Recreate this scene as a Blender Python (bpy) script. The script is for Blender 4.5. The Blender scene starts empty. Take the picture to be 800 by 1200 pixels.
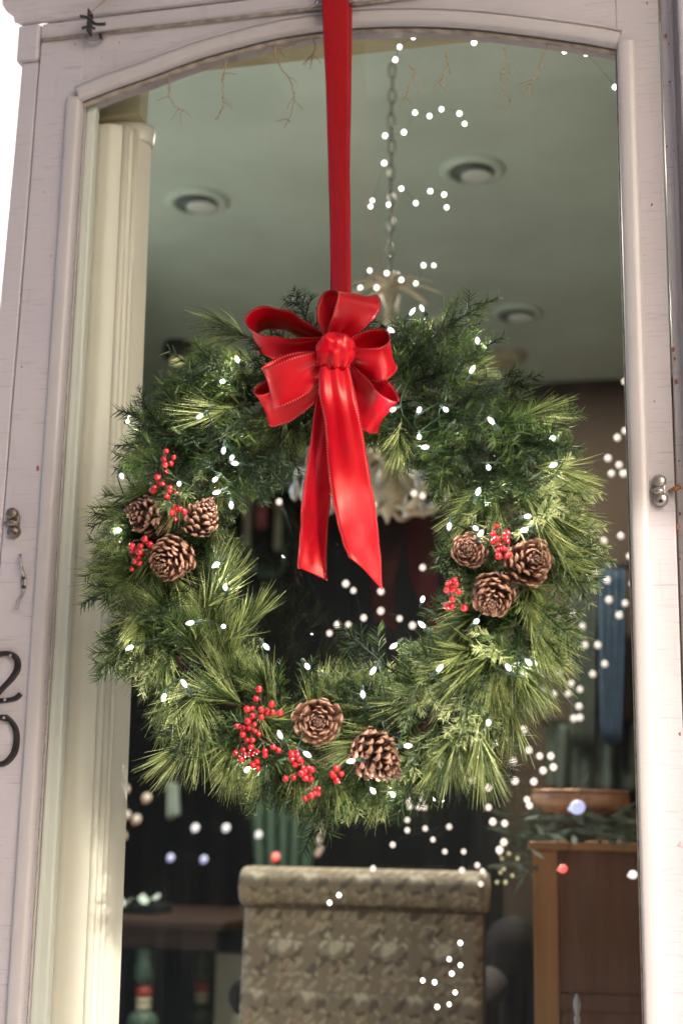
import bpy, math, random
import numpy as np
from mathutils import Vector, Matrix, noise

random.seed(7)
rnd = random.random
uni = random.uniform
SC = bpy.context.scene
COL = SC.collection
PI = math.pi

# ------------------------------------------------------------------ camera
W0, H0, FPX = 800.0, 1200.0, 1667.0
Xc = Vector((7200, 242, 1667)).normalized()
Zc = Vector((135, 7470, -1667)).normalized()
Zc = (Zc - Xc * Zc.dot(Xc)).normalized()
Yc = Zc.cross(Xc)
ROT = Matrix((Xc, Yc, Zc))                       # camera space -> world
CAM_D = 1.85
FWD = ROT @ Vector((0, 0, -1))
CAM = Vector((-FWD.x * CAM_D, -FWD.y * CAM_D, 1.2))
cd = bpy.data.cameras.new('camera')
cam = bpy.data.objects.new('camera', cd)
COL.objects.link(cam)
cam.matrix_world = Matrix.Translation(CAM) @ ROT.to_4x4()
cd.sensor_fit = 'VERTICAL'
cd.sensor_height = 36.0
cd.lens = FPX / H0 * 36.0
cd.clip_start = 0.05
cd.clip_end = 500
cd.dof.use_dof = True
cd.dof.focus_distance = 1.73
cd.dof.aperture_fstop = (cd.lens / 1000.0) / 0.0132
cd.dof.aperture_blades = 0
SC.camera = cam

# ------------------------------------------------------------------ sky, sun, exposure
SUN_AZ = math.radians(33)      # to the right of the door's outward normal
SUN_EL = math.radians(33)
w = bpy.data.worlds.new('World')
SC.world = w
w.use_nodes = True
nt = w.node_tree
sky = nt.nodes.new('ShaderNodeTexSky')
sky.sky_type = 'NISHITA'
sky.sun_disc = False
sky.sun_elevation = SUN_EL
sky.sun_rotation = PI - SUN_AZ
sky.air_density = 1.0
sky.dust_density = 4.0
bg = nt.nodes['Background']
bg.inputs['Strength'].default_value = 0.15
nt.links.new(sky.outputs[0], bg.inputs[0])
ld = bpy.data.lights.new('sun', 'SUN')
ld.energy = 2.0
ld.angle = math.radians(0.6)
ld.color = (1.0, 0.93, 0.82)
sun = bpy.data.objects.new('sun', ld)
COL.objects.link(sun)
SUNDIR = Vector((math.sin(SUN_AZ) * math.cos(SUN_EL), -math.cos(SUN_AZ) * math.cos(SUN_EL), math.sin(SUN_EL)))
sun.rotation_euler = SUNDIR.to_track_quat('Z', 'Y').to_euler()
sun.location = SUNDIR * 20
SC.view_settings.view_transform = 'Standard'
SC.view_settings.look = 'None'
SC.view_settings.gamma = 1.0
SC.view_settings.exposure = 1.14
SC.cycles.max_bounces = 8
SC.cycles.diffuse_bounces = 5
SC.cycles.glossy_bounces = 4
SC.cycles.transparent_max_bounces = 12
SC.cycles.caustics_reflective = False
SC.cycles.caustics_refractive = False
SC.cycles.sample_clamp_indirect = 6.0


def ray(px, py):
    return (ROT @ Vector((px - W0 / 2, H0 / 2 - py, -FPX))).normalized()


def P(px, py, Y=0.0):
    d = ray(px, py)
    return CAM + d * ((Y - CAM.y) / d.y)


def PZ(px, py, z):
    d = ray(px, py)
    return CAM + d * ((z - CAM.z) / d.z)


# ------------------------------------------------------------------ materials
def nmat(name):
    m = bpy.data.materials.new(name)
    m.use_nodes = True
    b = m.node_tree.nodes['Principled BSDF']
    return m, m.node_tree, b


def N(t, kind, **kw):
    n = t.nodes.new(kind)
    for k, v in kw.items():
        setattr(n, k, v)
    return n


def ramp(t, fac, stops):
    r = t.nodes.new('ShaderNodeValToRGB')
    e = r.color_ramp.elements
    while len(e) < len(stops):
        e.new(0.5)
    for i, (p, c) in enumerate(stops):
        e[i].position = p
        e[i].color = (*c, 1)
    t.links.new(fac, r.inputs[0])
    return r.outputs[0]


def coords(t, scale=(1, 1, 1), kind='Object'):
    tc = t.nodes.new('ShaderNodeTexCoord')
    mp = t.nodes.new('ShaderNodeMapping')
    mp.inputs['Scale'].default_value = scale
    t.links.new(tc.outputs[kind], mp.inputs[0])
    return mp.outputs[0]


def noise_tex(t, vec, scale, detail=4, rough=0.5, dist=0.0):
    n = t.nodes.new('ShaderNodeTexNoise')
    n.inputs['Scale'].default_value = scale
    n.inputs['Detail'].default_value = detail
    n.inputs['Roughness'].default_value = rough
    n.inputs['Distortion'].default_value = dist
    t.links.new(vec, n.inputs['Vector'])
    return n.outputs['Fac']


def mixc(t, fac, a, b, mode='MIX'):
    m = t.nodes.new('ShaderNodeMix')
    m.data_type = 'RGBA'
    m.blend_type = mode
    for s, v in ((0, fac), (6, a), (7, b)):
        if isinstance(v, (int, float)):
            m.inputs[s].default_value = v
        elif isinstance(v, tuple):
            m.inputs[s].default_value = (*v, 1)
        else:
            t.links.new(v, m.inputs[s])
    return m.outputs[2]


def bump(t, b, h, strength=0.3, dist=0.001):
    bn = t.nodes.new('ShaderNodeBump')
    bn.inputs['Strength'].default_value = strength
    bn.inputs['Distance'].default_value = dist
    t.links.new(h, bn.inputs['Height'])
    t.links.new(bn.outputs[0], b.inputs['Normal'])


def mat_plain(name, c, rough=0.6, metal=0.0, nscale=30, amt=0.25, bmp=0.1):
    m, t, b = nmat(name)
    v = coords(t)
    n = noise_tex(t, v, nscale, 5)
    lo = tuple(x * (1 - amt) for x in c)
    hi = tuple(min(1, x * (1 + amt)) for x in c)
    t.links.new(ramp(t, n, [(0.3, lo), (0.7, hi)]), b.inputs['Base Color'])
    b.inputs['Roughness'].default_value = rough
    b.inputs['Metallic'].default_value = metal
    if bmp:
        bump(t, b, n, bmp)
    return m


def mat_paint(name, base, dirt, brush=1.0, rough=0.42, crack=1.0):
    m, t, b = nmat(name)
    v = coords(t)
    # fine horizontal crazing and brush drag
    vs = coords(t, (16, 16, 330))
    fine = noise_tex(t, vs, 1.0, 6, 0.65, 0.4)
    vb = coords(t, (60, 60, 7))
    streak = noise_tex(t, vb, 1.0, 4, 0.6)
    big = noise_tex(t, v, 5.0, 5, 0.6)
    spot = noise_tex(t, v, 48.0, 3, 0.7, 1.2)
    c = ramp(t, big, [(0.3, tuple(x * 0.90 for x in base)), (0.7, base)])
    c = mixc(t, ramp(t, fine, [(0.34, (crack,) * 3), (0.42, (0, 0, 0))]), c, tuple(x * 0.74 for x in base))
    c = mixc(t, ramp(t, streak, [(0.62, (0, 0, 0)), (0.85, (0.5, 0.5, 0.5))]), c, dirt)
    c = mixc(t, ramp(t, spot, [(0.725, (0, 0, 0)), (0.76, (0.85 * crack,) * 3)]), c, (0.24, 0.13, 0.10))
    t.links.new(c, b.inputs['Base Color'])
    b.inputs['Roughness'].default_value = rough
    b.inputs['Coat Weight'].default_value = 0.15
    b.inputs['Coat Roughness'].default_value = 0.3
    ad = N(t, 'ShaderNodeMath', operation='ADD')
    t.links.new(fine, ad.inputs[0])
    t.links.new(streak, ad.inputs[1])
    bump(t, b, ad.outputs[0], 0.35 * brush, 0.0012)
    return m


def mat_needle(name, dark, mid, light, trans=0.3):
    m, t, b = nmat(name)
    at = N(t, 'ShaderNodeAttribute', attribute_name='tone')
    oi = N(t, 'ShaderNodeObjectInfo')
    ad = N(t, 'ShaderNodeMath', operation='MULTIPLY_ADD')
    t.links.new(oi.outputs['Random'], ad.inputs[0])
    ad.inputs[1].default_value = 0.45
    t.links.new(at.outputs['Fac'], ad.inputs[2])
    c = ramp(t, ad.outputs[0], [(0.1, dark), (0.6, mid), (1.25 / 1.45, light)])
    t.links.new(c, b.inputs['Base Color'])
    b.inputs['Roughness'].default_value = 0.42
    b.inputs['Specular IOR Level'].default_value = 0.45
    tr = N(t, 'ShaderNodeBsdfTranslucent')
    t.links.new(mixc(t, 1.0, c, (1.4, 1.5, 0.7), 'MULTIPLY'), tr.inputs[0])
    mx = N(t, 'ShaderNodeMixShader')
    mx.inputs[0].default_value = trans
    t.links.new(b.outputs[0], mx.inputs[1])
    t.links.new(tr.outputs[0], mx.inputs[2])
    t.links.new(mx.outputs[0], t.nodes['Material Output'].inputs[0])
    return m


def mat_emit(name, c, s):
    m, t, b = nmat(name)
    b.inputs['Base Color'].default_value = (0.7, 0.78, 0.72, 1)
    b.inputs['Emission Color'].default_value = (*c, 1)
    b.inputs['Emission Strength'].default_value = s
    b.inputs['Roughness'].default_value = 0.2
    return m


def mat_wood(name, a, c, grain=(40, 40, 2.5), rough=0.4):
    m, t, b = nmat(name)
    v = coords(t, grain)
    n = noise_tex(t, v, 1.0, 6, 0.6, 0.8)
    n2 = noise_tex(t, coords(t, (1, 1, 0.4)), 4.0, 4)
    col = ramp(t, n, [(0.3, a), (0.7, c)])
    col = mixc(t, ramp(t, n2, [(0.3, (0.45, 0.45, 0.45)), (0.7, (0, 0, 0))]), col, tuple(x * 0.5 for x in a))
    t.links.new(col, b.inputs['Base Color'])
    b.inputs['Roughness'].default_value = rough
    bump(t, b, n, 0.15)
    return m


M = {}
M['paint'] = mat_paint('weathered_white_paint', (0.565, 0.515, 0.55), (0.33, 0.27, 0.25))
M['trim'] = mat_paint('yellowed_trim_paint', (0.55, 0.505, 0.51), (0.38, 0.31, 0.26), 0.6, 0.34, 0.3)
M['cream'] = mat_paint('cream_interior_paint', (0.84, 0.80, 0.70), (0.68, 0.62, 0.50), 0.2, 0.4, 0.0)
M['bafflegrey'] = mat_plain('baffle_grey_green', (0.22, 0.27, 0.23), 0.6)
M['partition'] = mat_plain('brown_partition_paint', (0.055, 0.038, 0.026), 0.9, nscale=1.5, amt=0.35)
M['rust'] = mat_plain('rust_spot', (0.26, 0.10, 0.06), 0.8, nscale=200, amt=0.5)
M['taupe'] = mat_plain('taupe_cloth', (0.03, 0.025, 0.02), 0.8, nscale=60)
M['white'] = mat_paint('clean_white_paint', (0.80, 0.82, 0.76), (0.6, 0.6, 0.5), 0.2, 0.35, 0.0)
M['beam'] = mat_plain('yellow_lintel_plaster', (0.55, 0.50, 0.30), 0.7, nscale=8, amt=0.15)
M['bead'] = mat_plain('glazing_putty', (0.36, 0.30, 0.25), 0.7, nscale=60, amt=0.4)
M['ceiling'] = mat_plain('mint_ceiling_paint', (0.68, 0.82, 0.73), 0.75, nscale=3.0, amt=0.10, bmp=0.05)
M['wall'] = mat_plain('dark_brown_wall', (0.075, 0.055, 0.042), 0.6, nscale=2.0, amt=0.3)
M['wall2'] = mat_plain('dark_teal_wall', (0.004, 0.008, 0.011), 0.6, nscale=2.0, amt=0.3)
M['floor'] = mat_wood('oak_floor', (0.15, 0.10, 0.065), (0.22, 0.15, 0.10), (30, 2.5, 30), 0.35)
M['sidewall'] = mat_plain('green_wall', (0.12, 0.16, 0.13), 0.7, nscale=3)
M['siding'] = mat_plain('outer_siding', (0.74, 0.74, 0.72), 0.6, nscale=6, amt=0.06)
M['paving'] = mat_plain('porch_paving', (0.62, 0.60, 0.58), 0.8, nscale=12)
M['street'] = mat_plain('street_ground', (0.52, 0.51, 0.47), 0.9, nscale=2)
M['asphalt'] = mat_plain('asphalt', (0.05, 0.05, 0.05), 0.9, nscale=6)
M['facade'] = mat_plain('dark_brick_facade', (0.045, 0.032, 0.028), 0.9, nscale=3)
M['porch'] = mat_plain('shade_roof_boards', (0.62, 0.61, 0.60), 0.7, nscale=9)
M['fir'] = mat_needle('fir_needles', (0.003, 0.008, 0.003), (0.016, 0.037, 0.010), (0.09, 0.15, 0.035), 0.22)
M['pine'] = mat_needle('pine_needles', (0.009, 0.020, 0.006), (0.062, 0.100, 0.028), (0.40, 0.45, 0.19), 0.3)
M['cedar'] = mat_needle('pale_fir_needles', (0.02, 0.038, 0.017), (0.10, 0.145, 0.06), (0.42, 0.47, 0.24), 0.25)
M['twig'] = mat_plain('twig_bark', (0.12, 0.075, 0.04), 0.8, nscale=120)
M['core'] = mat_plain('cone_core', (0.07, 0.035, 0.022), 0.8, nscale=90)
M['black'] = mat_plain('black_iron', (0.022, 0.018, 0.02), 0.45, nscale=90, amt=0.5, bmp=0.3)
M['bronze'] = mat_plain('aged_bronze', (0.20, 0.16, 0.13), 0.4, 0.7, 90, 0.5, 0.4)
M['steel'] = mat_plain('dull_steel', (0.42, 0.38, 0.37), 0.35, 0.75, 70, 0.35, 0.2)
M['copper'] = mat_plain('copper_screw', (0.50, 0.20, 0.09), 0.35, 0.7, 120, 0.5, 0.3)
M['brass'] = mat_plain('antique_brass', (0.13, 0.12, 0.07), 0.5, 0.4, 60, 0.3)
M['antler'] = mat_plain('cream_gilt', (0.74, 0.67, 0.50), 0.5, 0.0, 30, 0.35)
M['wire'] = mat_plain('dark_green_wire', (0.01, 0.03, 0.015), 0.5, nscale=80)
M['bulb'] = mat_emit('lit_cool_bulb', (1.0, 0.90, 0.88), 300.0)
m, t, b = nmat('glowing_bulb_glass')
t.nodes.remove(b)
tp = N(t, 'ShaderNodeBsdfTransparent'); em = N(t, 'ShaderNodeEmission'); em.inputs[0].default_value = (1.0, 0.80, 0.86, 1); em.inputs[1].default_value = 0.45
ads = N(t, 'ShaderNodeAddShader'); t.links.new(tp.outputs[0], ads.inputs[0]); t.links.new(em.outputs[0], ads.inputs[1]); t.links.new(ads.outputs[0], t.nodes['Material Output'].inputs[0])
M['shell'] = m
M['bulbreflect'] = mat_emit('reflected_warm_bulb', (1.0, 0.78, 0.69), 0.60)
M['bulbtop'] = mat_emit('reflected_small_bulb', (1.0, 0.95, 0.90), 2.2)
M['lens'] = mat_emit('lit_frosted_lens', (1.0, 0.96, 0.88), 0.02)
M['bulbred'] = mat_emit('reflected_red_bulb', (1.0, 0.03, 0.025), 0.9)
M['bulbwhite'] = mat_emit('reflected_white_bulb', (1.0, 0.90, 0.93), 0.55)
M['bulbblue'] = mat_emit('reflected_blue_bulb', (0.55, 0.55, 1.0), 0.42)
M['bulborange'] = mat_emit('reflected_amber_bulb', (1.0, 0.50, 0.32), 0.16)
M['bulbgold'] = mat_emit('lit_gold_bulb', (1.0, 0.85, 0.35), 0.30)
M['wood'] = mat_wood('red_brown_wood', (0.17, 0.075, 0.04), (0.26, 0.125, 0.07))
M['woodlight'] = mat_wood('orange_pine_wood', (0.42, 0.19, 0.07), (0.58, 0.29, 0.11))
M['darkwood'] = mat_wood('dark_table_wood', (0.035, 0.02, 0.014), (0.065, 0.036, 0.024), (3, 40, 40))
M['curtainblue'] = mat_plain('blue_curtain_cloth', (0.045, 0.085, 0.14), 0.8, nscale=30)
M['curtaingrey'] = mat_plain('grey_green_curtain', (0.065, 0.085, 0.072), 0.8, nscale=30)
M['drape'] = mat_plain('sage_drape', (0.10, 0.17, 0.125), 0.8, nscale=30)
M['greenpaint'] = mat_plain('green_paint', (0.07, 0.125, 0.09), 0.5, nscale=30)
M['redpaint'] = mat_plain('red_paint', (0.42, 0.08, 0.06), 0.5, nscale=30)
M['creampaint'] = mat_plain('cream_paint', (0.60, 0.56, 0.42), 0.5, nscale=30)
M['board'] = mat_plain('pale_green_board', (0.60, 0.64, 0.55), 0.6, nscale=10, amt=0.08)
M['garland'] = mat_plain('grey_green_garland', (0.16, 0.20, 0.14), 0.7, nscale=40, amt=0.5)
M['tray'] = mat_plain('copper_tray', (0.62, 0.33, 0.20), 0.35, 0.5, 40)
M['darkchair'] = mat_plain('brown_leather', (0.010, 0.007, 0.006), 0.8, nscale=20)
M['paper'] = mat_plain('pale_paper', (0.55, 0.68, 0.60), 0.7, nscale=20, amt=0.1)
M['vine'] = mat_plain('dried_vine', (0.34, 0.24, 0.14), 0.8, nscale=80)
M['candle'] = mat_plain('ivory_wax', (0.50, 0.48, 0.40), 0.5, nscale=20)
M['pink'] = mat_plain('pink_wax', (0.50, 0.14, 0.18), 0.5, nscale=20)

# ribbon satin
m, t, b = nmat('red_satin')
uv = N(t, 'ShaderNodeUVMap')
sx = N(t, 'ShaderNodeSeparateXYZ')
t.links.new(uv.outputs[0], sx.inputs[0])
ab = N(t, 'ShaderNodeMath', operation='SUBTRACT'); t.links.new(sx.outputs[1], ab.inputs[0]); ab.inputs[1].default_value = 0.5
ab2 = N(t, 'ShaderNodeMath', operation='ABSOLUTE'); t.links.new(ab.outputs[0], ab2.inputs[0])
edge = ramp(t, ab2.outputs[0], [(0.455, (0, 0, 0)), (0.47, (1, 1, 1))])
mp = N(t, 'ShaderNodeMapping'); mp.inputs['Scale'].default_value = (8, 1.2, 1); t.links.new(uv.outputs[0], mp.inputs[0])
nz = noise_tex(t, mp.outputs[0], 5.0, 3)
fine = N(t, 'ShaderNodeMapping'); fine.inputs['Scale'].default_value = (700, 60, 1); t.links.new(uv.outputs[0], fine.inputs[0])
wv = noise_tex(t, fine.outputs[0], 1.0, 2)
col = ramp(t, nz, [(0.3, (0.34, 0.001, 0.008)), (0.7, (0.43, 0.002, 0.011))])
st_ = N(t, 'ShaderNodeMath', operation='SINE'); sm_ = N(t, 'ShaderNodeMath', operation='MULTIPLY'); t.links.new(sx.outputs[0], sm_.inputs[0]); sm_.inputs[1].default_value = 1900; t.links.new(sm_.outputs[0], st_.inputs[0])
stc = ramp(t, st_.outputs[0], [(0.55, (0.26, 0.003, 0.010)), (0.75, (0.85, 0.22, 0.18))])
col = mixc(t, edge, col, stc)
t.links.new(col, b.inputs['Base Color'])
b.inputs['Roughness'].default_value = 0.37
b.inputs['Sheen Weight'].default_value = 0.15
b.inputs['Sheen Roughness'].default_value = 0.3
b.inputs['Sheen Tint'].default_value = (1, 0.35, 0.3, 1)
b.inputs['Specular IOR Level'].default_value = 0.55
b.inputs['Specular Tint'].default_value = (1, 0.42, 0.34, 1)
bump(t, b, wv, 0.08, 0.0004)
tr = N(t, 'ShaderNodeBsdfTranslucent'); tr.inputs[0].default_value = (0.8, 0.01, 0.02, 1)
mx = N(t, 'ShaderNodeMixShader'); mx.inputs[0].default_value = 0.15
t.links.new(b.outputs[0], mx.inputs[1]); t.links.new(tr.outputs[0], mx.inputs[2])
t.links.new(mx.outputs[0], t.nodes['Material Output'].inputs[0])
M['ribbon'] = m

# cone scale: dark at the root, tan at the lip
m, t, b = nmat('cone_scale')
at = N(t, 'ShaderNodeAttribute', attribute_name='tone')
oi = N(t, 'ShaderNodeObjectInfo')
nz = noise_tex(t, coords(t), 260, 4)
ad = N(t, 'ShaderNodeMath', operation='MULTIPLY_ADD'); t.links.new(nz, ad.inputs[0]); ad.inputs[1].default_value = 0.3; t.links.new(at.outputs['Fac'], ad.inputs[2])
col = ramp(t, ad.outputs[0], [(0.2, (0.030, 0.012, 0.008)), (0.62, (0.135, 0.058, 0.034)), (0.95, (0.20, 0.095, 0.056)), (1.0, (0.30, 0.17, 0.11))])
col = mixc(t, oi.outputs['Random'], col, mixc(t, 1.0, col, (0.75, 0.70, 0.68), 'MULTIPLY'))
t.links.new(col, b.inputs['Base Color'])
b.inputs['Roughness'].default_value = 0.45
bump(t, b, nz, 0.4, 0.0006)
M['scale'] = m

m, t, b = nmat('red_berry')
nz = noise_tex(t, coords(t), 160, 3)
oi = N(t, 'ShaderNodeObjectInfo')
t.links.new(mixc(t, oi.outputs['Random'], ramp(t, nz, [(0.35, (0.42, 0.004, 0.008)), (0.7, (0.62, 0.014, 0.014))]), (0.30, 0.004, 0.008)), b.inputs['Base Color'])
b.inputs['Roughness'].default_value = 0.22
b.inputs['Coat Weight'].default_value = 0.5
M['berry'] = m

# window glass: thin sheet, clear with a mirror film and faint smears
m, t, b = nmat('window_glass')
t.nodes.remove(b)
fr = N(t, 'ShaderNodeFresnel'); fr.inputs[0].default_value = 1.5
ge = N(t, 'ShaderNodeNewGeometry'); io = N(t, 'ShaderNodeMath', operation='MULTIPLY_ADD')      # same reflectance from either side of the thin pane
t.links.new(ge.outputs['Backfacing'], io.inputs[0]); io.inputs[1].default_value = 1 / 1.5 - 1.5; io.inputs[2].default_value = 1.5
t.links.new(io.outputs[0], fr.inputs[0])
mu = N(t, 'ShaderNodeMath', operation='MULTIPLY', use_clamp=True); t.links.new(fr.outputs[0], mu.inputs[0]); mu.inputs[1].default_value = 1.7
gl = N(t, 'ShaderNodeBsdfGlossy'); gl.inputs['Roughness'].default_value = 0.0
gl.inputs[0].default_value = (0.95, 0.97, 1.0, 1)
tp = N(t, 'ShaderNodeBsdfTransparent'); tp.inputs[0].default_value = (0.97, 0.99, 0.97, 1)
mx = N(t, 'ShaderNodeMixShader')
t.links.new(mu.outputs[0], mx.inputs[0]); t.links.new(tp.outputs[0], mx.inputs[1]); t.links.new(gl.outputs[0], mx.inputs[2])
df = N(t, 'ShaderNodeBsdfDiffuse'); df.inputs[0].default_value = (0.7, 0.7, 0.65, 1)
sm = noise_tex(t, coords(t, (26, 26, 3)), 1.0, 6, 0.7)
sp = noise_tex(t, coords(t), 190, 2, 0.5)
f1 = ramp(t, sm, [(0.45, (0.0, 0.0, 0.0)), (0.8, (0.016, 0.016, 0.016))])
f2 = ramp(t, sp, [(0.80, (0, 0, 0)), (0.83, (0.16, 0.16, 0.16))])
fs = mixc(t, 1.0, f1, f2, 'ADD')
mx2 = N(t, 'ShaderNodeMixShader')
t.links.new(fs, mx2.inputs[0]); t.links.new(mx.outputs[0], mx2.inputs[1]); t.links.new(df.outputs[0], mx2.inputs[2])
t.links.new(mx2.outputs[0], t.nodes['Material Output'].inputs[0])
M['glass'] = m

m, t, b = nmat('crystal')
b.inputs['Base Color'].default_value = (0.92, 0.95, 0.97, 1)
b.inputs['Roughness'].default_value = 0.08
b.inputs['Transmission Weight'].default_value = 0.55
b.inputs['Specular IOR Level'].default_value = 0.9
M['crystal'] = m

# printed upholstery cloth (the print is a colour attribute made in code)
m, t, b = nmat('floral_cloth')
at = N(t, 'ShaderNodeVertexColor'); at.layer_name = 'print'
nz = noise_tex(t, coords(t), 420, 3)
t.links.new(mixc(t, ramp(t, nz, [(0.3, (0.3, 0.3, 0.3)), (0.7, (0, 0, 0))]), at.outputs[0], (0.10, 0.08, 0.05)), b.inputs['Base Color'])
b.inputs['Roughness'].default_value = 0.8
bump(t, b, nz, 0.2)
M['floral'] = m


# ------------------------------------------------------------------ mesh helpers
class MB:
    def __init__(s):
        s.v, s.f, s.sm, s.tone = [], [], [], []

    def add(s, vs, fs, smooth=False, tone=None):
        o = len(s.v)
        s.v += [tuple(v) for v in vs]
        s.f += [tuple(i + o for i in f) for f in fs]
        s.sm += [smooth] * len(fs)
        if tone is None:
            s.tone += [0.5] * len(vs)
        elif isinstance(tone, (int, float)):
            s.tone += [tone] * len(vs)
        else:
            s.tone += list(tone)

    def box(s, a, b):
        x0, y0, z0 = (min(a[i], b[i]) for i in range(3))
        x1, y1, z1 = (max(a[i], b[i]) for i in range(3))
        s.add([(x0, y0, z0), (x1, y0, z0), (x1, y1, z0), (x0, y1, z0), (x0, y0, z1), (x1, y0, z1), (x1, y1, z1), (x0, y1, z1)],
              [(0, 3, 2, 1), (4, 5, 6, 7), (0, 1, 5, 4), (1, 2, 6, 5), (2, 3, 7, 6), (3, 0, 4, 7)])

    def tube(s, pts, r, n=8, cap=True, tone=None):
        pts = [Vector(p) for p in pts]
        rr = r if isinstance(r, (list, tuple)) else [r] * len(pts)
        vs, fs = [], []
        up = None
        for i, p in enumerate(pts):
            d = (pts[min(i + 1, len(pts) - 1)] - pts[max(i - 1, 0)])
            d = d.normalized() if d.length > 1e-9 else Vector((0, 0, 1))
            if up is None:
                up = d.orthogonal().normalized()
            up = (up - d * up.dot(d))
            up = up.normalized() if up.length > 1e-6 else d.orthogonal().normalized()
            sd = d.cross(up)
            for k in range(n):
                a = 2 * PI * k / n
                vs.append(p + (up * math.cos(a) + sd * math.sin(a)) * rr[i])
        for i in range(len(pts) - 1):
            for k in range(n):
                k2 = (k + 1) % n
                fs.append((i * n + k, i * n + k2, (i + 1) * n + k2, (i + 1) * n + k))
        if cap:
            fs.append(tuple(range(n))[::-1])
            fs.append(tuple(range((len(pts) - 1) * n, len(pts) * n)))
        s.add(vs, fs, True, tone)

    def lathe(s, prof, n=16, M4=None, tone=None):
        vs, fs = [], []
        for (r, z) in prof:
            for k in range(n):
                a = 2 * PI * k / n
                v = Vector((r * math.cos(a), r * math.sin(a), z))
                vs.append(M4 @ v if M4 else v)
        for i in range(len(prof) - 1):
            for k in range(n):
                k2 = (k + 1) % n
                fs.append((i * n + k, i * n + k2, (i + 1) * n + k2, (i + 1) * n + k))
        fs.append(tuple(range(n))[::-1])
        fs.append(tuple(range((len(prof) - 1) * n, len(prof) * n)))
        s.add(vs, fs, True, tone)

    def prism(s, poly, y0, y1):
        """poly: list of world points near the door plane (x, z used), extruded y0 -> y1"""
        n = len(poly)
        vs = [(p[0], y0, p[-1]) for p in poly] + [(p[0], y1, p[-1]) for p in poly]
        fs = [tuple(range(n)), tuple(range(n, 2 * n))[::-1]]
        for i in range(n):
            j = (i + 1) % n
            fs.append((j, i, i + n, j + n))
        s.add(vs, fs)

    def mesh(s, name, mat, bevel=0):
        me = bpy.data.meshes.new(name)
        me.from_pydata(s.v, [], s.f)
        me.materials.append(mat)
        me.polygons.foreach_set('use_smooth', s.sm)
        a = me.attributes.new('tone', 'FLOAT', 'POINT')
        a.data.foreach_set('value', s.tone)
        me.update()
        return me


def link(name, me, parent=None, mw=None):
    o = bpy.data.objects.new(name, me)
    COL.objects.link(o)
    if parent:
        o.parent = parent
        o.matrix_local = WM[parent.name].inverted() @ (mw or Matrix.Identity(4))
    elif mw:
        o.matrix_local = mw
    WM[o.name] = mw.copy() if mw else Matrix.Identity(4)
    return o


WM = {}


def thing(name, label, cat, loc=(0, 0, 0), group=None):
    o = link(name, None, None, Matrix.Translation(Vector(loc)))
    o.empty_display_size = 0.05
    tag(o, label, cat, group)
    return o


def tag(o, label, cat, group=None, kind=None):
    if label:
        o['label'] = label
    if cat:
        o['category'] = cat
    if group:
        o['group'] = group
    if kind:
        o['kind'] = kind
    return o


def part(name, mb, mat, parent, label=None, bevel=0, solid=0):
    """mb is in world coordinates; the origin is moved to its centre"""
    c = sum((Vector(v) for v in mb.v), Vector()) / max(1, len(mb.v))
    mb.v = [(v[0] - c.x, v[1] - c.y, v[2] - c.z) for v in mb.v]
    me = mb.mesh(name, M[mat] if isinstance(mat, str) else mat)
    o = link(name, me, parent, Matrix.Translation(c))
    if bevel:
        md = o.modifiers.new('bevel', 'BEVEL')
        md.width = bevel
        md.segments = 2
        md.limit_method = 'ANGLE'
        md.angle_limit = math.radians(50)
    if label:
        o['label'] = label
    return o


def struct(name, mb, mat, bevel=0):
    o = part(name, mb, mat, None, bevel=bevel)
    o['kind'] = 'structure'
    return o


def frame(origin, zaxis, roll=0.0):
    z = Vector(zaxis).normalized()
    x = z.orthogonal().normalized()
    q = Matrix.Rotation(roll, 3, z)
    x = q @ x
    y = z.cross(x)
    m4 = Matrix((x, y, z)).transposed().to_4x4()
    m4.translation = Vector(origin)
    return m4


def smooth(pts, n=8, closed=False):
    pts = [Vector(p) for p in pts]
    out = []
    L = len(pts)
    for i in range(L if closed else L - 1):
        p0 = pts[(i - 1) % L] if closed or i > 0 else pts[0]
        p1, p2 = pts[i], pts[(i + 1) % L]
        p3 = pts[(i + 2) % L] if closed or i + 2 < L else pts[-1]
        for k in range(n):
            u = k / n
            out.append(0.5 * ((2 * p1) + (p2 - p0) * u + (2 * p0 - 5 * p1 + 4 * p2 - p3) * u * u + (3 * p1 - p0 - 3 * p2 + p3) * u ** 3))
    if not closed:
        out.append(pts[-1])
    return out


# ------------------------------------------------------------------ setting: ground, room, porch
CEIL = 2.92
mb = MB(); mb.add([(-150, -150, -0.16), (150, -150, -0.16), (150, 150, -0.16), (-150, 150, -0.16)], [(0, 1, 2, 3)])
struct('ground', mb, 'street')
mb = MB(); mb.box((-40, -15.99, -0.155), (40, -3.3, -0.152)); struct('road', mb, 'asphalt')
mb = MB(); mb.box((-4, -3.2, -0.15), (4, 0.0, 0.0)); struct('porch_floor', mb, 'paving', 0.01)
def slab(z0, z1, y0):
    mb = MB(); q = [(-0.50, y0), (3.3, y0), (3.3, 5.42), (-2.93, 5.42), (-0.55, 0.31)]
    k = len(q)
    mb.add([(x, y, z0) for x, y in q] + [(x, y, z1) for x, y in q],
           [tuple(range(k))[::-1], tuple(range(k, 2 * k))] + [(i, (i + 1) % k, (i + 1) % k + k, i + k) for i in range(k)])
    return mb
struct('floor', slab(-0.1, 0.0, 0.301), 'floor')
struct('ceiling', slab(CEIL, CEIL + 0.12, 0.10), 'ceiling')
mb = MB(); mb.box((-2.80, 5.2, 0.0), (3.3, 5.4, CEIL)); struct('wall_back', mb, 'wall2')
mb = MB(); mb.box((1.75, 0.3, 0.0), (1.9, 5.2, CEIL)); struct('wall_right', mb, 'wall')
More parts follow.
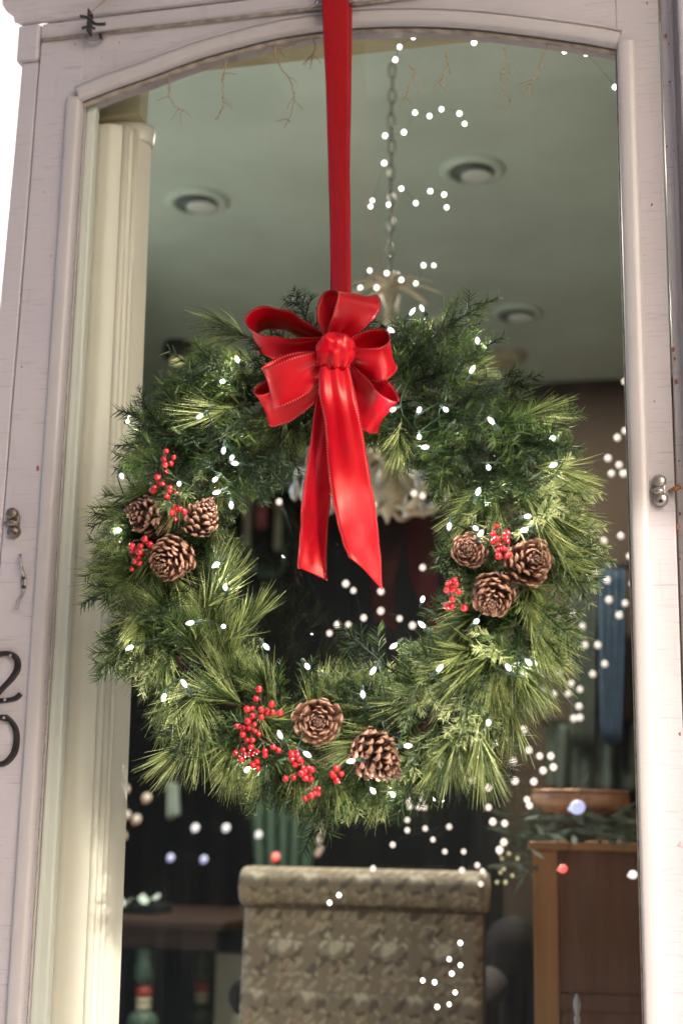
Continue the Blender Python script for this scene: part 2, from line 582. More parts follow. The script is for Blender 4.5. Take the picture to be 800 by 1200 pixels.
# side wall of the bay on the left: runs back and outwards, with a large window opening
A0 = Vector((-0.46, 0.26, 0)); A1 = Vector((-2.75, 5.19, 0))
dirA = (A1 - A0).normalized(); nA = Vector((dirA.y, -dirA.x, 0))
def wallquad(mb, s0, s1, z0, z1, th=0.12):
    a = A0 + dirA * s0; bb = A0 + dirA * s1
    q = [a, bb, bb - nA * th, a - nA * th]
    mb.add([(p.x, p.y, z0) for p in q] + [(p.x, p.y, z1) for p in q],
           [(0, 1, 2, 3)[::-1], (4, 5, 6, 7), (0, 1, 5, 4), (1, 2, 6, 5), (2, 3, 7, 6), (3, 0, 4, 7)])
LW = (A1 - A0).length
mb = MB()
wallquad(mb, 0, LW, 0, 0.12); wallquad(mb, 0, 0.12, 0.12, 2.84); wallquad(mb, 2.0, LW, 0.12, 2.84); wallquad(mb, 0, LW, 2.84, CEIL)
struct('wall_left', mb, 'sidewall')
# street side
mb = MB(); mb.box((-34, -17, -0.16), (5.5, -16, 17))
b_ = part('building', mb, 'facade', None, bevel=0.05); tag(b_, 'dark brick building across the street, facing the glass door', 'building')
mb = MB(); mb.box((-0.95, -3.0, 3.9), (3.3, 0.0, 4.02)); struct('shade_roof', mb, 'porch', 0.01)  # unseen roof, added to shade the upper door and wreath top
mb = MB(); mb.box((-11, 4.0, -0.16), (-2.46, 9.0, 7.2)); b_ = part('house', mb, 'siding', None, bevel=0.03); tag(b_, 'added white house wall brightening the gap beyond the left edge of the door', 'house')  # added house: whitens the gap at the left and bounces sun indoors
# unseen pillar, added to keep the sun off the left stile and pilaster
px_ = -0.300 + 2.74 * math.tan(SUN_AZ)
mb = MB(); mb.box((px_ - 0.44, -2.98, 0.0), (px_, -2.74, 3.9)); o_ = part('shaft', mb, 'porch', None, bevel=0.01); tag(o_, 'added unseen timber pillar at the step, shading the left of the door', 'pillar'); o_.name = 'shade_pillar'

# ------------------------------------------------------------------ the door
door = thing('glass_door', 'weathered white painted door with arched glass pane, the wreath hanging before it', 'door', (0, 0, 0.02))
ARCH = [(95, 118), (132, 103), (170, 90), (210, 75), (250, 62), (300, 48.5), (335, 41), (372, 35.5), (415, 31), (460, 29), (505, 29.5), (550, 32), (600, 37.5), (650, 44), (690, 50), (722, 56)]
arch = smooth([P(x, y) for x, y in ARCH], 5)
zb = 0.35
def lineX(pxa, pya, pxb, pyb, z):
    a, b = P(pxa, pya), P(pxb, pyb)
    return a.x + (b.x - a.x) * (z - a.z) / (b.z - a.z)
gl = lambda z: lineX(95, 118, 27, 1190, z)      # left glass edge
gr = lambda z: lineX(722, 56, 754, 1190, z)     # right glass edge
zL, zR = P(95, 118).z, P(722, 56).z
BW = 0.021                                       # bead width
ztop = P(100, 43.5).z                            # top of arched rail
MLW = 0.022
def xz(x, z): return (x, 0, z)
# arched rail (top) between stiles
outer = []
for i, p in enumerate(arch):
    outer.append(p)
xl = gl(zL) - 0.0; xr = gr(zR)
mb = MB()
pa = [Vector((p.x, 0, p.z)) for p in arch]
n = len(pa)
vs = []
for yy in (0.0, 0.042):
    for p in pa:
        vs.append((p.x, yy, p.z + 0.004)); 
    for p in pa:
        vs.append((p.x, yy, ztop))
fs = []
for i in range(n - 1):
    fs.append((i, i + 1, n + i + 1, n + i))
    fs.append((2 * n + i, 3 * n + i, 3 * n + i + 1, 2 * n + i + 1))
    fs.append((i, 2 * n + i, 2 * n + i + 1, i + 1))
    fs.append((n + i, n + i + 1, 3 * n + i + 1, 3 * n + i))
mb.add(vs, fs)
part('arched_rail', mb, 'paint', door)
# stiles
def vstrip(x0f, x1f, z0, z1, y0, y1, n=14):
    mb = MB()
    vs, fs = [], []
    for i in range(n + 1):
        z = z0 + (z1 - z0) * i / n
        wv_ = 0.0007 * math.sin(z * 11 + x0f(z) * 30)
        for (x, y) in ((x0f(z), y0 + wv_), (x1f(z), y0 + wv_), (x1f(z), y1), (x0f(z), y1)):
            vs.append((x, y, z))
    for i in range(n):
        for k in range(4):
            k2 = (k + 1) % 4
            fs.append((4 * i + k, 4 * i + k2, 4 * i + 4 + k2, 4 * i + 4 + k))
    fs += [(3, 2, 1, 0), (4 * n, 4 * n + 1, 4 * n + 2, 4 * n + 3)]
    mb.add(vs, fs)
    return mb
seamL = lambda z: lineX(47, 60, 5, 590, z)
seamR = lambda z: lineX(774, 60, 792, 590, z)
outL = lambda z: lineX(25.5, 75, 2, 330, z)
part('stile', vstrip(lambda z: seamL(z) + 0.0012, lambda z: gl(z) - 0.0, zb, ztop, 0.0, 0.023), 'paint', door, 'left stile with brown weather marks', bevel=0.0018)
part('stile', vstrip(lambda z: gr(z), lambda z: seamR(z) - 0.0015, zb, ztop + 0.05, 0.0, 0.042), 'paint', door, 'right stile crossed by strips of sunlight', bevel=0.0018)
mb = MB(); mb.box((gl(0.3) , 0.001, 0.05), (gr(0.3), 0.041, zb - 0.002)); part('bottom_rail', mb, 'paint', door, bevel=0.002)
# half-round moulding round the glass: side runs and arched run
def sweep(pts, inward, wdt, h, name, mat, lab=None, y0=0.0, k0=7):
    mb = MB(); vs, fs = [], []
    for p, nn in zip(pts, inward):
        for k in range(k0 + 1):
            a = PI * k / k0
            vs.append((p.x + nn.x * wdt * (0.5 - 0.5 * math.cos(a)), y0 - h * math.sin(a) ** 0.8 - (0.004 if 0 < k < k0 else -0.004), p.z + nn.z * wdt * (0.5 - 0.5 * math.cos(a))))
    for i in range(len(pts) - 1):
        for k in range(k0):
            a = i * (k0 + 1) + k
            fs.append((a, a + 1, a + k0 + 2, a + k0 + 1))
    mb.add(vs, fs, True)
    return part(name, mb, mat, door, lab)
nr = []
for i in range(len(pa)):
    d = (pa[min(i + 1, len(pa) - 1)] - pa[max(i - 1, 0)]).normalized()
    nr.append(Vector((-d.z, 0, d.x)))
sweep([p + nn * 0.0 for p, nn in zip(pa, nr)], nr, 0.0205, 0.005, 'arched_moulding', 'trim')
zs = [zb + (zL - zb + 0.004) * i / 20 for i in range(21)]
sweep([Vector((gl(z), 0, z)) for z in zs], [Vector((-1, 0, 0))] * 21, 0.021, 0.003, 'side_moulding', 'trim', 'left side moulding')
zs = [zb + (zR - zb + 0.004) * i / 20 for i in range(21)]
sweep([Vector((gr(z), 0, z)) for z in zs], [Vector((1, 0, 0))] * 21, 0.025, 0.007, 'side_moulding', 'trim', 'right side moulding, glossy and sunlit')
# thin second bead along the arch top
sweep([p + nn * 0.0215 for p, nn in zip(pa, nr)], nr, 0.004, 0.0025, 'arched_bead', 'trim', k0=4)
# putty line
sweep([p - nn * 0.0035 for p, nn in zip(pa, nr)], nr, 0.0045, 0.0, 'putty_line', 'bead', y0=0.012, k0=4)
mb = MB(); mb.tube([(gl(z) + 0.0012, 0.012, z) for z in (zb, 1.0, 1.5, zL)], 0.0009, 6); part('putty_line', mb, 'bead', door)
mb = MB(); mb.tube([(gr(z) - 0.0012, 0.012, z) for z in (zb, 1.0, 1.5, zR)], 0.0016, 6); part('putty_line', mb, 'bead', door)
# glass pane following the arch
mb = MB()
GY = 0.02
bot = [Vector((gl(zb), GY, zb)), Vector((gr(zb), GY, zb))]
loop = [(p.x, GY, p.z + 0.003) for p in pa]
vs = []; fs = []
for i, p in enumerate(pa):
    fx = (p.x - pa[0].x) / (pa[-1].x - pa[0].x)
    xb = bot[0].x - 0.003 + (bot[1].x - bot[0].x + 0.006) * fx
    vs.append((xb, GY, zb)); vs.append((p.x + (-0.003 if i == 0 else 0.003 if i == n - 1 else 0), GY, p.z + 0.003))
for i in range(n - 1):
    fs.append((2 * i, 2 * i + 2, 2 * i + 3, 2 * i + 1))
mb.add(vs, fs)
glass = part('glass_pane', mb, 'glass', door)

# casing round the door: thing of its own
cas = thing('door_casing', 'chipped white timber casing and cornice framing the arched glass door', 'door frame', (-0.45, 0.0, 0.0))
zc1 = P(100, 20.5).z
part('side_board', vstrip(outL, lambda z: seamL(z) - 0.0012, 0.0, P(24, 74).z, 0.001, 0.10), 'paint', cas, 'left side board, cracked crosswise', bevel=0.002)
mb = vstrip(lambda z: P(20.5, 60).x, lambda z: seamL(z) - 0.0012, P(24, 74).z + 0.001, ztop + 0.03, -0.003, 0.10, 4)
part('corner_block', mb, 'paint', cas, bevel=0.004)
part('side_board', vstrip(lambda z: seamR(z) + 0.0012, lambda z: 0.62, 0.0, 2.6, 0.002, 0.10), 'paint', cas, 'right side board with rust-brown chips', bevel=0.002)
part('edge_moulding', vstrip(lambda z: seamR(z) + 0.012, lambda z: seamR(z) + 0.017, 0.0, 2.6, -0.001, 0.002), 'trim', cas, bevel=0.0015)
mb = MB(); mb.box((0.447, -0.036, 0.0), (0.62, 0.001, 2.7)); part('shadow_post', mb, 'paint', cas, bevel=0.004)  # out-of-frame post added so its shadow ends the sun strip
# band, groove, cornice (horizontal in the world)
xL, xR = P(20.5, 60).x, 0.60
mb = MB(); mb.box((seamL(ztop) + 0.0, -0.0005, ztop + 0.004), (seamR(2.3) - 0.003, 0.09, ztop + 0.03)); part('frieze_board', mb, 'paint', cas, bevel=0.002)
mb = MB(); mb.tube([(seamL(ztop) + 0.004, -0.003, ztop + 0.001), (0.2, -0.003, ztop + 0.001), (seamR(2.3), -0.003, ztop + 0.001)], 0.0028, 8)
part('dark_groove_strip', mb, 'bead', cas)
mb = MB()
prof = [(0.004, zc1), (-0.006, zc1 + 0.001), (-0.008, zc1 + 0.010), (-0.016, zc1 + 0.014), (-0.022, zc1 + 0.024), (-0.022, zc1 + 0.040), (-0.034, zc1 + 0.048), (-0.05, zc1 + 0.06), (-0.05, zc1 + 0.15), (0.004, zc1 + 0.15)]
vs, fs = [], []
for x, ext in ((xL - 0.0, 0), (xR, 0)):
    for (y, z) in prof:
        vs.append((x - (-y * 0.9 if x == xL else 0), y, z))
k = len(prof)
for i in range(k):
    j = (i + 1) % k
    fs.append((i, j, k + j, k + i))
fs.append(tuple(range(k))[::-1]); fs.append(tuple(range(k, 2 * k)))
mb.add(vs, fs); part('cornice', mb, 'paint', cas, bevel=0.0015)
# wall above and front wall to the right (out of frame), lintel beam
mb = MB(); mb.box((xL, 0.004, zc1 + 0.15), (4.0, 0.3, 4.1)); mb.box((0.62, 0.004, 0), (4.0, 0.3, zc1 + 0.148)); struct('wall_front', mb, 'siding')

random.seed(77)
for (x, y, r, par) in ((757.5, 4, 1.6, cas), (779, 42, 2.2, cas), (783, 52, 1.2, cas), (784, 96, 1.4, cas), (790, 178, 1.8, cas), (781, 172, 1.3, cas), (788, 410, 2.6, cas), (790, 421, 1.8, cas), (792, 448, 2.4, cas), (795, 540, 1.2, cas),
                       (796, 602, 1.8, cas), (794, 618, 3.0, cas), (796, 655, 1.4, cas), (797, 700, 1.2, cas), (796, 860, 1.5, cas), (45, 549, 2.6, door), (26, 430, 1.2, cas), (60, 300, 1.0, door), (70, 46, 1.6, door), (88, 52, 1.2, door), (140, 50, 1.0, door), (766, 470, 1.0, door), (763, 240, 1.3, door)):
    c = P(x, y, 0); mb = MB(); vs = [(c.x, -0.0012, c.z)]
    for k in range(9):
        a = 2 * PI * k / 9; q = r * 0.0011 * uni(0.6, 1.25)
        vs.append((c.x + math.cos(a) * q * 0.8, 0.0, c.z + math.sin(a) * q * 1.4))
    mb.add([(v[0], v[1] - 0.0005, v[2]) for v in vs], [(0, k + 1, (k + 1) % 9 + 1) for k in range(9)])
    part('rust_spot', mb, 'rust', par)
random.seed(11)
# inner lintel and pilaster behind the glass
bl = P(172, 92, 0.26); br = P(722, 47, 0.26)
mb = MB()
zbm = bl.z
poly = [(bl.x - 0.09, zbm - 0.13), (bl.x - 0.015, zbm - 0.13)]
mb_j = MB(); mb_j.box((bl.x - 0.09, 0.122, 0.0), (bl.x - 0.0152, 0.258, zbm - 0.1305))
for i in range(9):                       # rounded corner where it meets the column
    a = PI / 2 * i / 8
    poly.append((bl.x - 0.015 + 0.045 * (1 - math.cos(a)), zbm - 0.055 * (1 - math.sin(a))))
poly += [(1.0, zbm), (1.0, CEIL), (bl.x - 0.09, CEIL)]
mb.prism([(p[0], 0, p[1]) for p in poly], 0.12, 0.26)
o = part('lintel', mb, 'beam', None, bevel=0.004); tag(o, 'yellowish plaster lintel behind the top of the arched glass', 'lintel')
mb = MB(); mb.box((0.47, 0.12, 0.0), (0.62, 0.26, zbm - 0.002)); o = part('jamb_wall', mb, 'wall', None); o['kind'] = 'structure'

part('back_jamb', mb_j, 'cream', None); tag(bpy.data.objects['back_jamb'], 'narrow cream jamb edge right behind the pilaster', 'jamb')
colm = thing('pilaster', 'cream painted pilaster with rounded cap behind the left edge of the glass', 'column', (-0.40, 0.16, 0))
def pilx(pxa, pxb, Y=0.12):
    return lambda z: lineXY(pxa, 118, pxb, 1190, z, Y)
def lineXY(pxa, pya, pxb, pyb, z, Y):
    a, b = P(pxa, pya, Y), P(pxb, pyb, Y)
    return a.x + (b.x - a.x) * (z - a.z) / (b.z - a.z)
ztopc = P(130, 150, 0.075).z
# shaft: a fluted half-round section
mb = MB(); vs, fs = [], []
segs = 26
zlist = [0.0, 0.4, 0.8, 1.2, 1.5, 1.8, 2.0, ztopc]
for z in zlist:
    x0 = lineXY(88, 118, 20, 1190, z, 0.075); x1 = lineXY(166, 118, 124, 1190, z, 0.075)
    for k in range(segs + 1):
        u = k / segs
        yy = 0.145 - 0.085 * math.sin(PI * min(1, max(0, u * 0.94 + 0.03))) ** 0.55
        # grooves that split the shaft into flat runs
        for g, dep in ((0.30, 0.006), (0.52, 0.004), (0.80, 0.009), (0.90, 0.006)):
            yy += dep * math.exp(-((u - g) / 0.014) ** 2)
        vs.append((x0 + (x1 - x0) * u, yy, z))
for i in range(len(zlist) - 1):
    for k in range(segs):
        a = i * (segs + 1) + k
        fs.append((a, a + 1, a + segs + 2, a + segs + 1))
mb.add(vs, fs, True); part('shaft', mb, 'cream', colm)
# dense grooves need more columns: raised fillets
for (u, wd) in ((0.79, 0.006), (0.88, 0.0045), (0.33, 0.004)):
    mb = MB()
    pts = []
    for z in zlist:
        x0 = lineXY(88, 118, 20, 1190, z, 0.075); x1 = lineXY(166, 118, 124, 1190, z, 0.075)
        pts.append((x0 + (x1 - x0) * u, 0.145 - 0.085 * math.sin(PI * (u * 0.94 + 0.03)) ** 0.55 - 0.001, z))
    mb.tube(pts, wd, 8); part('fillet', mb, 'cream', colm)
mb = MB()
xa = P(92, 150, 0.075).x; xb_ = P(168, 150, 0.075).x
capM = Matrix.Translation(((xa + xb_) / 2, 0.118, 0)) @ Matrix.Diagonal((1.0, 0.55, 1, 1))
R = (xb_ - xa) / 2
mb.lathe([(R * 0.97, ztopc - 0.012), (R * 1.0, ztopc - 0.006), (R * 1.02, ztopc + 0.004), (R * 1.03, ztopc + 0.011), (R * 1.0, ztopc + 0.017), (R * 0.90, ztopc + 0.020)], 40, capM)
part('cap_ring', mb, 'cream', colm)
mb = MB(); mb.box((P(92, 130, 0.08).x - 0.02, 0.078, ztopc + 0.019), (P(163, 130, 0.08).x, 0.118, CEIL - 0.003)); part('cap_block', mb, 'beam', colm, bevel=0.004)
mb = MB(); mb.box((-0.475, 0.103, 0.0), (-0.425, 0.30, CEIL)); struct('wall_corner', mb, 'siding')
# pale inner stop just inside the glass on the left
mb = vstrip(lambda z: gl(z) - 0.002, lambda z: lineXY(113, 118, 55, 1190, z, 0.024), 0.3, zL + 0.05, 0.024, 0.040)
o = part('inner_stop', mb, 'white', None, bevel=0.003); tag(o, 'bright white narrow stop strip between the left stile and pilaster', 'trim strip')

# ------------------------------------------------------------------ hardware on the frame
def pixtube(pts, r, Y, n=8, mb=None):
    mb = mb or MB(); mb.tube(smooth([P(x, y, yy if yy is not None else Y) for x, y, yy in [(q + (None,))[:3] for q in pts]], 6), r, n); return mb
# numerals
def numeral(pts, name, label, rad):
    t_ = thing(name, label, 'house number', P(pts[0][0], pts[0][1], 0))
    sp = smooth([P(x, y, -0.004) for x, y, r in pts], 8)
    mb = MB(); vs, fs = [], []
    nn = len(sp)
    rr = []
    for i in range(nn):
        f = i / 8; a = int(min(f, len(pts) - 1)); b = min(a + 1, len(pts) - 1)
        rr.append((pts[a][2] * (1 - (f - a)) + pts[b][2] * (f - a)) * 0.0011)
    for i in range(nn):
        d = (sp[min(i + 1, nn - 1)] - sp[max(i - 1, 0)]).normalized(); s_ = Vector((-d.z, 0, d.x))
        for (u, y) in ((-1, 0.0), (-0.75, -0.006), (0.75, -0.006), (1, 0.0)):
            p = sp[i] + s_ * rr[i] * u; vs.append((p.x, y, p.z))
    for i in range(nn - 1):
        for k in range(3):
            fs.append((4 * i + k, 4 * i + k + 1, 4 * i + 5 + k, 4 * i + 4 + k))
    fs += [(0, 1, 2, 3), (4 * nn - 1, 4 * nn - 2, 4 * nn - 3, 4 * nn - 4)]
    mb.add(vs, fs, False); part('digit', mb, 'black', t_)
    return t_
t2 = numeral([(-11, 783, 2.6), (-7, 771, 3.0), (1, 766, 3.3), (11, 766, 3.4), (19, 772, 3.6), (20, 783, 4.0), (14, 794, 3.6), (4, 805, 3.0), (-6, 816, 3.0), (-10, 821, 3.4), (0, 821, 3.4), (10, 820, 3.0), (18, 818, 3.2), (24, 813, 2.6)], 'house_number', 'black iron numeral 2 screwed to the left stile, upper numeral', 1)
t0 = numeral([(5, 841, 4.8), (12, 845, 2.8), (18, 855, 3.2), (19, 868, 3.6), (16, 882, 3.8), (7, 893, 3.6), (-4, 895, 3.4), (-14, 886, 3.4), (-17, 868, 3.4), (-13, 850, 3.2), (-4, 841, 3.0), (4, 841, 4.6)], 'house_number', 'black iron numeral 0 screwed to the left stile, lower numeral', 1)
for t_, pts in ((t2, [(12.5, 768), (6, 820)]), (t0, [(5, 841)])):
    for x, y in pts:
        mb = MB(); mb.lathe([(0.0022, 0), (0.0018, 0.0012), (0.0004, 0.0016)], 10, frame(P(x, y, -0.0062), (0, -1, 0))); part('screw_head', mb, 'steel', t_)
# turn buttons
def turnbutton(x, y, mat, label, parts_x=None, tilt=0.0):
    t_ = thing('turn_button', label, 'door catch', P(x, y, 0))
    mb = MB(); mb.lathe([(0.0085, 0), (0.0085, 0.006), (0.006, 0.0085), (0.0015, 0.009)], 20, frame(P(x - 1, y - 10, 0), (0, -1, 0))); part('upper_lobe', mb, mat, t_)
    mb = MB(); mb.lathe([(0.0088, 0), (0.0088, 0.007), (0.006, 0.010), (0.0015, 0.0105)], 20, frame(P(x + 1, y + 11, 0), (0, -1, 0))); part('lower_lobe', mb, mat, t_)
    mb = MB(); mb.box(P(x - 6, y + 12, -0.001), P(x + 6, y - 10, -0.006)); part('bar', mb, mat, t_, bevel=0.002)
    mb = MB(); mb.tube([P(x - 10, y, -0.002), P(x - 2, y, -0.011), P(x + 5, y + 1, -0.011)], [0.0035, 0.005, 0.003], 8); part('thumb_piece', mb, mat, t_)
    mb = MB(); mb.lathe([(0.0026, 0), (0.0022, 0.0012), (0.0004, 0.0018)], 10, frame(P(x + 1, y + 12, -0.0105), (0, -1, 0))); part('screw_head', mb, 'black', t_)
turnbutton(17, 613, 'bronze', 'dark bronze turn button on the left stile above the slim metal cleat')
turnbutton(773, 575, 'steel', 'worn silvery turn button on the sunlit right stile')
o = part('screw', pixtube([(784, 575, -0.001), (790, 573, -0.009), (796, 570, -0.012)], [0.0022] * 6 + [0.0032] * 6 + [0.0045], 0), 'copper', None); tag(o, 'coppery screw head beside the silvery turn button on the right', 'screw')
mb = pixtube([(24, 650, -0.006), (25, 662, -0.013), (29, 676, -0.004), (29, 688, -0.003), (26, 697, -0.008), (22, 704, -0.014), (20, 713, -0.010)], 0.0021, -0.008)
t_ = thing('cleat', 'slim grey metal cleat with curved horns on the left stile, between catch and numerals', 'cleat', P(27, 682))
part('horn', mb, 'steel', t_)
mb = MB(); mb.box(P(24.5, 691, -0.0005), P(31.5, 673, -0.004)); part('base_plate', mb, 'steel', t_, bevel=0.0015)
for y in (677, 688):
    mb = MB(); mb.lathe([(0.003, 0), (0.0026, 0.0012), (0.0006, 0.0016)], 10, frame(P(28.3, y, -0.0045), (0, -1, 0))); part('screw_head', mb, 'black', t_)
# black bracket top left
t_ = thing('old_bracket', 'broken black iron bracket on the cornice at the upper left', 'bracket', P(105, 28))
mb = MB(); mb.box(P(101, 36, -0.03), P(110, 17, -0.012)); part('plate', mb, 'black', t_, bevel=0.002)
mb = pixtube([(95, 19, -0.028), (103, 21, -0.033), (112, 28, -0.033), (124, 28, -0.030)], 0.0026, -0.03); part('arm', mb, 'black', t_)
mb = pixtube([(97, 33, -0.028), (105, 31, -0.034), (112, 34, -0.030)], 0.0022, -0.03); part('arm', mb, 'black', t_)
mb = pixtube([(106, 16, -0.03), (112, 10, -0.028), (120, 3, -0.024), (128, -4, -0.02)], 0.0008, -0.03); part('loose_wire', mb, 'vine', t_)
t_ = thing('hook_remnant', 'small rusty pale hook remnant under the black bracket', 'hook', P(110, 44))
part('plate', pixtube([(98, 42, -0.004), (103, 47, -0.008), (111, 49, -0.008), (119, 46, -0.008), (123, 40, -0.004)], 0.0018, -0.004), 'steel', t_)
part('peg', pixtube([(117, 40, -0.004), (119, 45, -0.012)], 0.0022, -0.004), 'black', t_)
# hanger for ribbon
t_ = thing('ribbon_hanger', 'grey metal hanger bar at the top of the door carrying the red ribbon', 'hanger', P(392, 2))
part('bar', pixtube([(364, 8, -0.018), (372, 5, -0.022), (392, 3, -0.021), (420, 1, -0.021), (444, -2, -0.018)], 0.0020, -0.02), 'steel', t_)
part('peg', pixtube([(371, 3, -0.002), (371, 4, -0.026)], 0.0034, -0.02), 'steel', t_)
part('rod_end', pixtube([(414, 0, -0.002), (414, 0, -0.026)], 0.003, -0.02), 'steel', t_)

# dry vine tendrils clinging to the glass under the arch
def tendril(pts, label, seed):
    random.seed(seed)
    t_ = thing('vine_tendril', label, 'dried vine', P(pts[0][0], pts[0][1], 0.014), 'dry tendrils clinging below the arch')
    mb = MB(); base = smooth([P(x, y, 0.0135) for x, y in pts], 5)
    base = [p + Vector((uni(-1, 1), 0, uni(-1, 1))) * 0.0012 for p in base]
    k = len(base)
    mb.tube(base, [0.0011 * (1 - 0.7 * i / k) for i in range(k)], 5); part('stem', mb, 'vine', t_)
    for j in range(5):
        i = random.randrange(k // 4, k - 1); d = Vector((uni(-1, 1), 0, uni(-1.2, 0.2))).normalized()
        q = [base[i], base[i] + d * 0.008 + Vector((0, 0, -0.002)), base[i] + d * 0.016 + Vector((uni(-.003, .003), 0, -0.006))]
        mb = MB(); mb.tube(smooth(q, 3), 0.0005, 4); part('side_shoot', mb, 'vine', t_)
    for j in range(3):
        i = random.randrange(k // 2, k); mb = MB(); mb.lathe([(0.0003, -0.0015), (0.0014, 0), (0.0003, 0.0015)], 6, Matrix.Translation(base[i])); part('dried_bud', mb, 'vine', t_)
tendril([(266, 60), (263, 80), (261, 105), (262, 125), (252, 140)], 'brown tendril hanging from the arch, longest left of the ribbon', 1)
tendril([(196, 82), (199, 100), (198, 112), (206, 124), (214, 130)], 'short brown tendril below the arch nearest the pilaster', 2)
tendril([(322, 55), (326, 75), (340, 95), (344, 118), (338, 142)], 'brown forked tendril below the arch between long tendril and ribbon', 3)
tendril([(368, 42), (368, 60), (362, 75)], 'short tendril beside the left edge of the hanging ribbon', 4)
tendril([(300, 50), (330, 56), (355, 46)], 'thin tendril lying along the arch left of the ribbon', 5)
tendril([(522, 60), (524, 75), (517, 90), (514, 104)], 'pale tendril under the arch just right of the chain', 6)
tendril([(590, 55), (594, 72), (585, 92), (597, 118), (588, 132)], 'forked pale tendril under the arch right of centre', 7)
tendril([(643, 48), (634, 68), (629, 86), (618, 103)], 'slanting pale tendril under the arch towards the right corner', 8)
tendril([(480, 75), (486, 88), (476, 108), (482, 122)], 'small pale tendril close beside the chandelier chain', 9)
random.seed(11)

# ------------------------------------------------------------------ the wreath
WY = -0.10
WC = P(398, 655, WY)
RM = 0.5 * ((P(605, 655, WY) - P(196, 655, WY)).length)      # radius of the ring line
wreath = thing('wreath', 'large evergreen wreath of fir and pine with cones and red berries, hanging before the glass', 'wreath', WC)


def needle(mb, o, d, L, wd, bend, tone0, tone1, segs=2):
    side = d.cross(Vector((uni(-1, 1), uni(-1, 1), uni(-1, 1)))).normalized() * wd * 0.5
    vs, tn = [], []
    for i in range(segs + 1):
        u = i / segs
        p = o + d * (L * u) + bend * (u * u)
        s_ = side * (1.0 - 0.75 * u * u)
        vs += [p - s_, p + s_]
        tn += [tone0 + (tone1 - tone0) * u] * 2
    mb.add(vs, [(2 * i, 2 * i + 1, 2 * i + 3, 2 * i + 2) for i in range(segs)], False, tn)


def pine_mesh(seed, L=0.085, count=150, spread=0.55, stem=0.055, wd=0.0011):
    random.seed(seed)
    mb = MB()
    sway = Vector((uni(-1, 1), uni(-1, 1), 0)) * 0.010
    cl = lambda u: Vector((0, 0, stem * u)) + sway * u * u
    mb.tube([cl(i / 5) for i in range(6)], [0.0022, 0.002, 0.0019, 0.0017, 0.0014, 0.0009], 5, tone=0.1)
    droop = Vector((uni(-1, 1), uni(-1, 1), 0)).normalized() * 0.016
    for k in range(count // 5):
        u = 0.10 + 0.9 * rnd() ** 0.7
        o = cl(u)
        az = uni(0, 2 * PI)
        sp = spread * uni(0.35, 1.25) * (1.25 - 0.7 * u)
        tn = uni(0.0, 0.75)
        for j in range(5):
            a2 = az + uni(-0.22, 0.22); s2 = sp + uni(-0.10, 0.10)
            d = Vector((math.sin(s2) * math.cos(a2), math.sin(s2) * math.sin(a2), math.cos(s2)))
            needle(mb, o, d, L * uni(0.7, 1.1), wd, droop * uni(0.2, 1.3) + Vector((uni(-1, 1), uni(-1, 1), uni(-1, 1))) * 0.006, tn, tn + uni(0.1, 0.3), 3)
    return mb


def fir_mesh(seed, Ls=0.105, nl=0.017, dens=1.0, wd=0.00155, flat=0.5):
    random.seed(seed)
    mb = MB()
    def twig(o, d, L, up, r, dz):
        bend = Vector((uni(-1, 1), uni(-1, 1), uni(-1, 1))) * L * 0.10
        f = lambda u: o + d * (L * u) + bend * u * u
        mb.tube([f(i / 3) for i in range(4)], [r, r * 0.9, r * 0.7, r * 0.4], 4, tone=0.1)
        side = d.cross(up).normalized()
        n = int(L * 950 * dens)
        tn0 = uni(0.05, 0.5)
        for k in range(n):
            u = (k + rnd()) / n
            a = uni(0, 2 * PI)
            dd = side * math.cos(a) + up * math.sin(a) * flat
            dd = (dd.normalized() * 1.0 + d * uni(0.5, 0.9)).normalized()
            tp = min(1, (1.08 - u) * 3.2)
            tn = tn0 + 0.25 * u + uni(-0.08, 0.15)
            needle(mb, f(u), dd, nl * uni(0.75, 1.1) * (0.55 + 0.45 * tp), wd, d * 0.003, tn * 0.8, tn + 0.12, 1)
    up = Vector((0, 1, 0))
    twig(Vector((0, 0, 0)), Vector((0, 0, 1)), Ls, up, 0.0018, 0)
    u = 0.18
    s_ = 1
    while u < 0.85:
        a = uni(0.55, 0.85) * s_
        d = Vector((math.sin(a), uni(-0.25, 0.25), math.cos(a))).normalized()
        twig(Vector((0, 0, Ls * u)), d, Ls * (1.0 - u) * uni(0.55, 0.75), up, 0.0012, 0)
        u += uni(0.09, 0.14); s_ = -s_
    return mb


PR = {'pine': [], 'fir': [], 'pale': [], 'short': []}
for k in range(5):
    PR['pine'].append(pine_mesh(100 + k, L=uni(0.078, 0.095)).mesh('pine_sprig', M['pine']))
for k in range(4):
    PR['short'].append(pine_mesh(140 + k, L=0.058, count=130, spread=0.7, stem=0.045).mesh('pine_sprig_short', M['pine']))
for k in range(5):
    PR['fir'].append(fir_mesh(200 + k).mesh('fir_sprig', M['fir']))
for k in range(3):
    PR['pale'].append(fir_mesh(300 + k, Ls=0.10, nl=0.012, dens=1.1, wd=0.0018, flat=0.8).mesh('pale_sprig', M['cedar']))
random.seed(21)


def ringpt(th, rho=0.0, phi=0.0):
    """th: clock angle in the door plane (0 = right, 90 = up); rho, phi: inside the tube (phi 0 = outward, 90 = to viewer)"""
    er = Vector((math.cos(th), 0, math.sin(th)))
    return WC + er * (RM + rho * math.cos(phi)) + Vector((0, -1, 0)) * rho * math.sin(phi)


